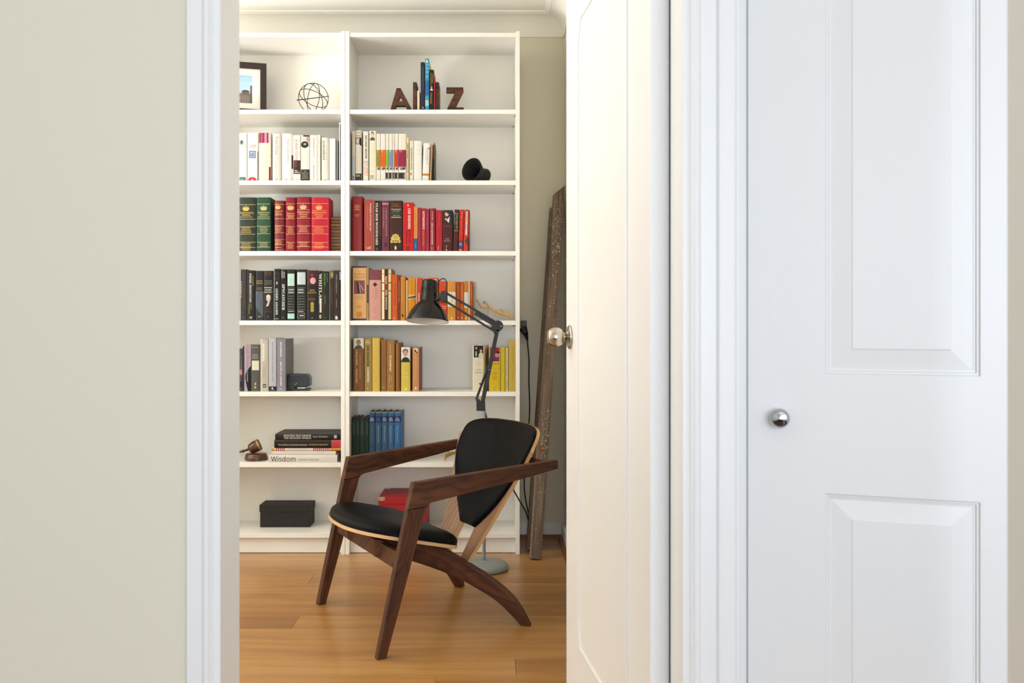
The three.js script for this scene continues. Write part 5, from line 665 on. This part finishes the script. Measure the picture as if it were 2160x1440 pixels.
// ---------- floor lamp with balanced arms ----------
{
  const D = 3.8, bx = px(1021, D), t = thing('floor_lamp', 'black jointed-arm reading lamp on a grey round base', 'lamp', [bx, 0, -D]);
  const X = (p) => px(p, D) - bx, Y = (p) => py(p, D), q = (x, y, z = 0) => [X(x), Y(y), z];
  part('base', lathe([[0, 0], [0.098, 0], [0.105, 0.004], [0.106, 0.012], [0.101, 0.023], [0.09, 0.031], [0.06, 0.036], [0, 0.038]], 56), M.greyPaint, t);
  part('collar', lathe([[0, 0.036], [0.014, 0.036], [0.014, 0.040], [0, 0.041]], 24), M.steel, t);
  part('pole', rod([0, 0.036, 0], [0.0, Y(862), 0], 0.0072, 0.0072, 20), M.steel, t);
  // bracket
  part('bracket', [rbox(X(1005), X(1023.5), Y(866), Y(848), -0.012, 0.012, 0.003), rod(q(1009, 845, -0.008), q(1009, 845, 0.008), 0.008), rod(q(1004, 844.5), q(1008, 846), 0.004), rod(q(1017, 866), q(1017, 845), 0.012)], M.blackPlastic, t);
  part('lower_arm', [bar(q(1017, 851, 0), q(1049, 694, 0), 0.0165, 0.014, 0.003), bar(q(1020, 852, 0.008), q(1052, 694, 0.008), 0.006, 0.006)], M.blackPlastic, t);
  part('spring', [rod(q(1004.5, 842, 0.004), q(1026.6, 781, 0.004), 0.0052), ball(...q(1027, 779.5, 0.004), 0.0055), rod(q(1014, 808, 0.004), q(1013, 811, 0.004), 0.0062)], M.blackPlastic, t);
  part('clip', [bar(q(1030, 779.5, 0.01), q(1037.5, 779.8, 0.01), 0.002, 0.003)], M.steel, t);
  part('elbow', [rod(q(1050, 687, -0.012), q(1050, 687, 0.012), 0.0235, 0.0235, 32), rod(q(1043, 692, -0.010), q(1043, 692, 0.010), 0.015, 0.015, 24), rbox(X(1041), X(1052), Y(703), Y(678), -0.011, 0.011, 0.003), rod(q(1049.5, 699, -0.012), q(1049.5, 699, 0.012), 0.008)], M.blackPlastic, t);
  part('screw', [ball(...q(1057, 688, 0.012), 0.003), ball(...q(1050.5, 699.6, 0.012), 0.0022)], M.chrome, t);
  part('upper_arm', [bar(q(938, 616, 0), q(1047, 680, 0), 0.0105, 0.011), bar(q(935, 632, 0), q(1041, 697, 0), 0.0095, 0.011), bar(q(1002, 659.5, 0.003), q(1043, 684.5, 0.003), 0.017, 0.009)], M.blackPlastic, t);
  part('head_joint', [rbox(X(930), X(943.5), Y(636), Y(614), -0.012, 0.012, 0.003), bar(q(920, 629), q(937, 619), 0.018, 0.018), rod(q(916, 633), q(930, 629), 0.010, 0.008)], M.blackPlastic, t);
  const hd = new THREE.Group(); hd.name = 'lamp_head'; hd.position.set(...q(901.5, 677)); hd.rotation.set(-0.15, 0, -0.045); t.add(hd);
  const u = D / F, out = [[44.5, 0], [45, -0.6], [45, 0.8], [42.6, 8], [37, 20], [29, 31.5], [20, 40.5], [18.2, 42.6], [18.0, 45], [18.2, 46], [16, 84], [14.6, 87.2], [12, 88.2], [0, 88.6]].map(([r, y]) => [r * u, y * u]);
  part('shade', lathe(out, 64), M.blackPaint, hd);
  part('reflector', lathe([[44.2, 0], [41.8, 8], [36.2, 19.6], [28.2, 31], [17, 41], [0, 42]].map(([r, y]) => [r * u, y * u]), 56), std(0xd8d6d0, 0.4), hd, 'white inside of the lamp shade');
  const slots = []; for (let i = 0; i < 16; i++) for (const [y, r] of [[63, 17.25], [69, 16.95]]) { const a = (i + (y > 65 ? 0.5 : 0)) / 16 * 2 * Math.PI, g = new RoundedBoxGeometry(1.5 * u, 7 * u, 0.6 * u, 1, 0.3 * u); g.rotateY(a); g.translate(Math.sin(a) * r * u, y * u, Math.cos(a) * r * u); slots.push(g); }
  part('vent_slots', slots, coverMat('#050505'), hd);
  part('flex', tube([q(921, 608), q(922, 600), q(926, 593), q(933, 587.6), q(939, 589), q(942.4, 598), q(941, 608), q(939, 617)], 0.0022), M.blackPlastic, t);
  // mains cord: down the pole, over the floor behind the plank and up to the socket
  const W = (x, y, dd) => [px(x, dd) - bx, py(y, dd), D - dd];
  const cord = part('power_cord', tube([q(1020, 858, 0.004), q(1026, 880, -0.012), W(1040, 940, 3.86), W(1064, 1000, 3.94), W(1080, 1028, 3.99), W(1096, 1056, 4.04), W(1110, 1082, 4.09), [px(1122, 4.2) - bx, 0.06, D - 4.2], [px(1126, 4.27) - bx, 0.004, D - 4.27], [px(1124, 4.3) - bx, 0.05, D - 4.3], W(1113, 1075, 4.31), W(1107, 1040, 4.31), W(1106, 1010, 4.31), W(1110, 960, 4.32), W(1117, 870, 4.33), W(1115.6, 800, 4.33), W(1116, 760, 4.33), W(1113.4, 730, 4.325), W(1112, 716, 4.32)], 0.0032, 160, 8), M.blackPlastic, t);
  part('plug', [rod([px(1103, 4.31) - bx, py(692, 4.31), D - 4.32], [px(1109, 4.31) - bx, py(704, 4.31), D - 4.31], 0.021, 0.013, 20), rod([px(1109, 4.31) - bx, py(704, 4.31), D - 4.31], [px(1112.4, 4.32) - bx, py(717, 4.32), D - 4.32], 0.012, 0.0045, 16), ball(px(1112, 4.32) - bx, py(716, 4.32), D - 4.32, 0.006)], M.blackPlastic, cord);
}

// ---------- armchair ----------
{
  // local axes: x towards the front of the chair, y up, z across (away from the camera side)
  const c = thing('armchair', 'walnut armchair with black leather seat and plywood shell back', 'armchair', [-0.240, 0, -3.188], Math.atan2(-0.475, -0.88));
  const grain = (g, ang, du = 0) => { const p = g.attributes.position, a = g.attributes.uv, s = Math.sin(ang), k = Math.cos(ang); for (let i = 0; i < a.count; i++) { const x = p.getX(i), y = p.getY(i), z = p.getZ(i); a.setXY(i, x * k + y * s + du, -x * s + y * k + z * 0.8 + du * 0.7); } return g; };
  // side frames: front leg and arm in a near-vertical plane that closes in towards the back
  const legS = poly([[0.3075, 0.0], [0.2765, 0.0], [0.141, 0.4655], [0.206, 0.4625]]);
  const armS = new THREE.Shape(); armS.moveTo(0.206, 0.463); armS.lineTo(0.186, 0.547); armS.lineTo(-0.345, 0.5865); armS.lineTo(-0.347, 0.5845); armS.lineTo(-0.347, 0.556); armS.lineTo(-0.211, 0.531); armS.lineTo(0.118, 0.480); armS.quadraticCurveTo(0.134, 0.477, 0.1385, 0.4665); armS.closePath();
  const TH2 = 0.031, yaw = Math.atan2(0.03, 0.6);
  const place = (g) => { g.translate(-0.3, 0, 0); g.rotateY(-yaw); g.translate(0.3, 0, -0.325); return g; };
  const leg = place(grain(extrude(legS, TH2, 0.0035, 2), 1.85, 0.3)), arm = place(grain(extrude(armS, TH2, 0.0035, 2), -0.075, 1.1));
  part('front_leg', leg, M.walnut, c); part('front_leg', mirrorZ(leg), M.walnut, c);
  part('armrest', arm, M.walnut, c); part('armrest', mirrorZ(arm), M.walnut, c);
  for (const s of [-1, 1]) part('foot_glide', rod([0.293, -0.0005, s * 0.309], [0.292, 0.006, s * 0.309], 0.009), M.blackPlastic, c);
  // front rail
  part('front_rail', grain(rbox(0.205, 0.232, 0.266, 0.324, -0.302, 0.302, 0.003), 0, 0.9), M.walnut, c);
  // curved rear legs crossing under the seat
  const rl = new THREE.Shape();
  const up = [[-0.035, 0.333], [0.10, 0.312], [0.20, 0.294], [0.27, 0.278], [0.324, 0.255], [0.372, 0.231], [0.407, 0.212], [0.449, 0.189], [0.479, 0.172], [0.54, 0.130], [0.582, 0.091], [0.611, 0.051], [0.638, 0.0]];
  const lo = [[0.605, 0.0], [0.573, 0.032], [0.54, 0.063], [0.497, 0.095], [0.433, 0.129], [0.409, 0.141], [0.363, 0.161], [0.284, 0.187], [0.208, 0.207], [0.093, 0.238], [-0.035, 0.275]];
  rl.moveTo(...up[0]); rl.splineThru(up.slice(1).map((p) => new THREE.Vector2(...p))); rl.lineTo(...lo[0]); rl.splineThru(lo.slice(1).map((p) => new THREE.Vector2(...p))); rl.closePath();
  const rear = grain(extrude(rl, 0.034, 0.004, 2, 40), -0.45, 0.4);
  // shape x runs from (u 0.22, v 0.115) to (u -0.263, v -0.279)
  { const a = [0.22, 0.115], b = [-0.263, -0.279], L = Math.hypot(b[0] - a[0], b[1] - a[1]), ex = V3((b[0] - a[0]) / L, 0, (b[1] - a[1]) / L), ey = V3(0, 1, 0), ez = V3().crossVectors(ex, ey); rear.applyMatrix4(new THREE.Matrix4().makeBasis(ex, ey, ez).setPosition(a[0], 0, a[1])); if (ez.z < 0) { rear.translate(-ez.x * 0.034, 0, -ez.z * 0.034); } }
  part('rear_leg', rear, M.walnut, c); part('rear_leg', mirrorZ(rear), M.walnut, c);
  // seat: plywood board and cushion on one outline
  const seatOut = (t) => { const cs = Math.cos(t), sn = Math.sin(t), n = cs > 0 ? 2.2 : 4.4, um = 0.168, a = cs > 0 ? 0.336 - um : um + 0.046; return [um + a * Math.sign(cs) * Math.abs(cs) ** (2 / n), 0.268 * Math.sign(sn) * Math.abs(sn) ** (2 / n)]; };
  const seatH = (u, v) => 0.282 + 0.245 * u + 0.015 * (v / 0.25) ** 2;
  function puff(outline, ctr, surf, top, bottom, N = 96, rs = [0, 0.3, 0.55, 0.75, 0.86, 0.92, 0.955, 0.978, 0.992, 1]) {
    const P = [], I = [], UV = []; const add = (r, t, fn) => { const o = outline(t), a = ctr[0] + (o[0] - ctr[0]) * r, b = ctr[1] + (o[1] - ctr[1]) * r; P.push(...surf(a, b, fn(r))); UV.push(a, b); };
    const ths = []; for (let i = 0; i < N; i++) { const t = i / N * 2 * Math.PI; ths.push(t); }
    const sides = [[top, 1], [bottom, -1]];
    for (const [fn, sg] of sides) { const b0 = P.length / 3; rs.forEach((r) => ths.forEach((t) => add(r, t, fn))); for (let i = 0; i + 1 < rs.length; i++) for (let j = 0; j < N; j++) { const j1 = (j + 1) % N, A = b0 + i * N + j, B = b0 + i * N + j1, C = b0 + (i + 1) * N + j, D = b0 + (i + 1) * N + j1; if (sg > 0) I.push(A, C, B, B, C, D); else I.push(A, B, C, B, D, C); } }
    const a0 = (rs.length - 1) * N, b0 = rs.length * N + (rs.length - 1) * N, e0 = P.length / 3;
    for (let j = 0; j < N; j++) { for (const k of [a0, b0]) { P.push(P[(k + j) * 3], P[(k + j) * 3 + 1], P[(k + j) * 3 + 2]); UV.push(j / N * 1.6, k === a0 ? 1 : 0); } }
    const edge = []; for (let j = 0; j < N; j++) { const j1 = (j + 1) % N, A = e0 + j * 2, B = e0 + j1 * 2; edge.push(A, A + 1, B, B, A + 1, B + 1); }
    const g = new THREE.BufferGeometry(); g.setAttribute('position', new THREE.Float32BufferAttribute(P, 3)); g.setAttribute('uv', new THREE.Float32BufferAttribute(UV, 2)); g.setIndex([...I, ...edge]); g.computeVertexNormals(); g.addGroup(0, I.length, 0); g.addGroup(I.length, edge.length, 1); return g;
  }
  const seatS = (u, v, o) => [u - o * 0.238, seatH(u, v) + o * 0.971, v], sc = [0.145, 0];
  const k6 = (T, p) => (r) => T * Math.sqrt(Math.max(0, 1 - r ** p));
  part('seat_board', puff(seatOut, sc, seatS, () => 0.011, () => 0), [M.walnutFace, M.plyEdge], c);
  const inset = (fn, k, ct) => (t) => { const o = fn(t); return [ct[0] + (o[0] - ct[0]) * k, ct[1] + (o[1] - ct[1]) * k]; };
  part('seat_cushion', puff(inset(seatOut, 0.992, sc), sc, seatS, (r) => 0.0125 + 0.010 + k6(0.030, 7)(r) + 0.008 * (1 - r * r), () => 0.0115), [M.leather, M.leather], c);
  // back shell: plywood sheet with two legs, leaning back and hollowed across
  const backU = (v, h) => -0.088 - 0.56 * (h - 0.2) + 0.054 * (v / 0.25) ** 2, nx = 0.8725, ny = 0.4886;
  const PADT = 0.026, PLY = 0.0125;
  const backS = (v, h, o) => [backU(v, h) + nx * o, h + ny * o, v];           // o: out from the pad's outer face
  const padHW = (h) => { const t = (h - 0.323) / (0.625 - 0.323); return 0.055 + 0.211 * (1 - (1 - Math.min(1, t)) ** 1.75); };
  const shellHW = (h) => h > 0.625 ? 0.274 * Math.pow(Math.max(0, 1 - Math.pow((h - 0.625) / 0.074, 4.2)), 1 / 4.2) : h > 0.42 ? Math.max(padHW(h) + 0.008, 0.115 + (h - 0.19) * 0.39) : 0.115 + (h - 0.19) * 0.39;
  function sheet(rows, o0, o1, cols = 18) {                                    // rows: [h, v0, v1]
    const P = [], UV = [], I = [], n = rows.length, m = cols + 1;
    for (const o of [o1, o0]) for (const [h, a, b] of rows) for (let j = 0; j < m; j++) { const v = a + (b - a) * j / cols; P.push(...backS(v, h, o)); UV.push(h, v); }
    const id = (s, i, j) => s * n * m + i * m + j;
    for (let i = 0; i + 1 < n; i++) for (let j = 0; j < cols; j++) { I.push(id(0, i, j), id(0, i + 1, j), id(0, i, j + 1), id(0, i, j + 1), id(0, i + 1, j), id(0, i + 1, j + 1)); I.push(id(1, i, j), id(1, i, j + 1), id(1, i + 1, j), id(1, i, j + 1), id(1, i + 1, j + 1), id(1, i + 1, j)); }
    const E = [], ring = []; for (let j = 0; j < m; j++) ring.push([0, j]); for (let i = 1; i < n; i++) ring.push([i, cols]); for (let j = cols - 1; j >= 0; j--) ring.push([n - 1, j]); for (let i = n - 2; i > 0; i--) ring.push([i, 0]);
    let s = 0; const e0 = P.length / 3;
    ring.forEach(([i, j], k) => { const q = id(0, i, j), r = id(1, i, j); P.push(P[q * 3], P[q * 3 + 1], P[q * 3 + 2], P[r * 3], P[r * 3 + 1], P[r * 3 + 2]); UV.push(s, 1, s, 0); s += 0.02; void k; });
    ring.forEach((_, k) => { const A = e0 + k * 2, B = e0 + ((k + 1) % ring.length) * 2; E.push(A, B, A + 1, B, B + 1, A + 1); });
    const g = new THREE.BufferGeometry(); g.setAttribute('position', new THREE.Float32BufferAttribute(P, 3)); g.setAttribute('uv', new THREE.Float32BufferAttribute(UV, 2)); g.setIndex([...I, ...E]); g.computeVertexNormals(); return [g, I.length, E.length];
  }
  const lin = (a, b, n) => Array.from({ length: n + 1 }, (_, i) => a + (b - a) * i / n);
  const upper = lin(0.33, 0.625, 20).concat([0.64, 0.655, 0.668, 0.678, 0.686, 0.692, 0.696, 0.698, 0.699]).map((h) => [h, -Math.max(0.004, shellHW(h)), Math.max(0.004, shellHW(h))]);
  const lowN = lin(0.185, 0.33, 8).map((h) => [h, -shellHW(h), -0.052]), lowF = lowN.map(([h, a, b]) => [h, -b, -a]);
  const o1 = -PADT, o0 = -PADT - PLY, faces = [], edges = [];
  for (const [rows, cols] of [[upper, 24], [lowN, 6], [lowF, 6]]) {
    const [g, nI, nE] = sheet(rows, o0, o1, cols), idx = Array.from(g.index.array), mk = (a) => { const q = g.clone(); q.setIndex(a); const z = q.toNonIndexed(); z.computeVertexNormals(); return z; };
    const sm = g.clone(); sm.setIndex(idx.slice(0, nI)); sm.computeVertexNormals(); faces.push(sm.toNonIndexed()); edges.push(mk(idx.slice(nI, nI + nE)));
  }
  const shell = part('backrest_shell', faces, M.walnutFace, c, 'walnut faced plywood back shell with two legs');
  part('plywood_edge', edges, M.plyEdge, shell, 'pale striped plywood edge');
  // back cushion
  const padPts = []; { const hs = lin(0.323, 0.625, 24); hs.forEach((h) => padPts.push([padHW(h), h])); for (let i = 1; i <= 16; i++) { const a = i / 16 * Math.PI / 2; padPts.push([0.266 * Math.cos(a) ** (2 / 4.2), 0.625 + 0.0705 * Math.sin(a) ** (2 / 4.2)]); } }
  const padLoop = [...padPts.map(([w, h]) => [w, h]), ...padPts.slice(0, -1).reverse().map(([w, h]) => [-w, h])], pc = [0, 0.53];
  const cum = [0]; for (let i = 1; i <= padLoop.length; i++) { const a = padLoop[i - 1], b = padLoop[i % padLoop.length]; cum.push(cum[i - 1] + Math.hypot(a[0] - b[0], a[1] - b[1])); }
  const padOut = (t) => { const s = t / (2 * Math.PI) * cum[cum.length - 1]; let i = 1; while (i < cum.length - 1 && cum[i] < s) i++; const f = (s - cum[i - 1]) / (cum[i] - cum[i - 1] || 1), a = padLoop[i - 1], b = padLoop[i % padLoop.length]; return [a[0] + (b[0] - a[0]) * f, a[1] + (b[1] - a[1]) * f]; };
  part('back_cushion', puff(padOut, pc, (v, h, o) => backS(v, h, o), (r) => -PADT + 0.004 + k6(PADT - 0.004, 8)(r), () => -PADT + 0.0005, 144), [M.leather, M.leather], c);
  // blocks that join the back shell to the arms
  for (const s of [-1, 1]) part('arm_block', grain(bar([-0.30, 0.575, s * 0.21], [-0.32, 0.570, s * 0.275], 0.045, 0.02), 0, 0.2), M.walnut, c);
}

renderer.render(scene, camera);
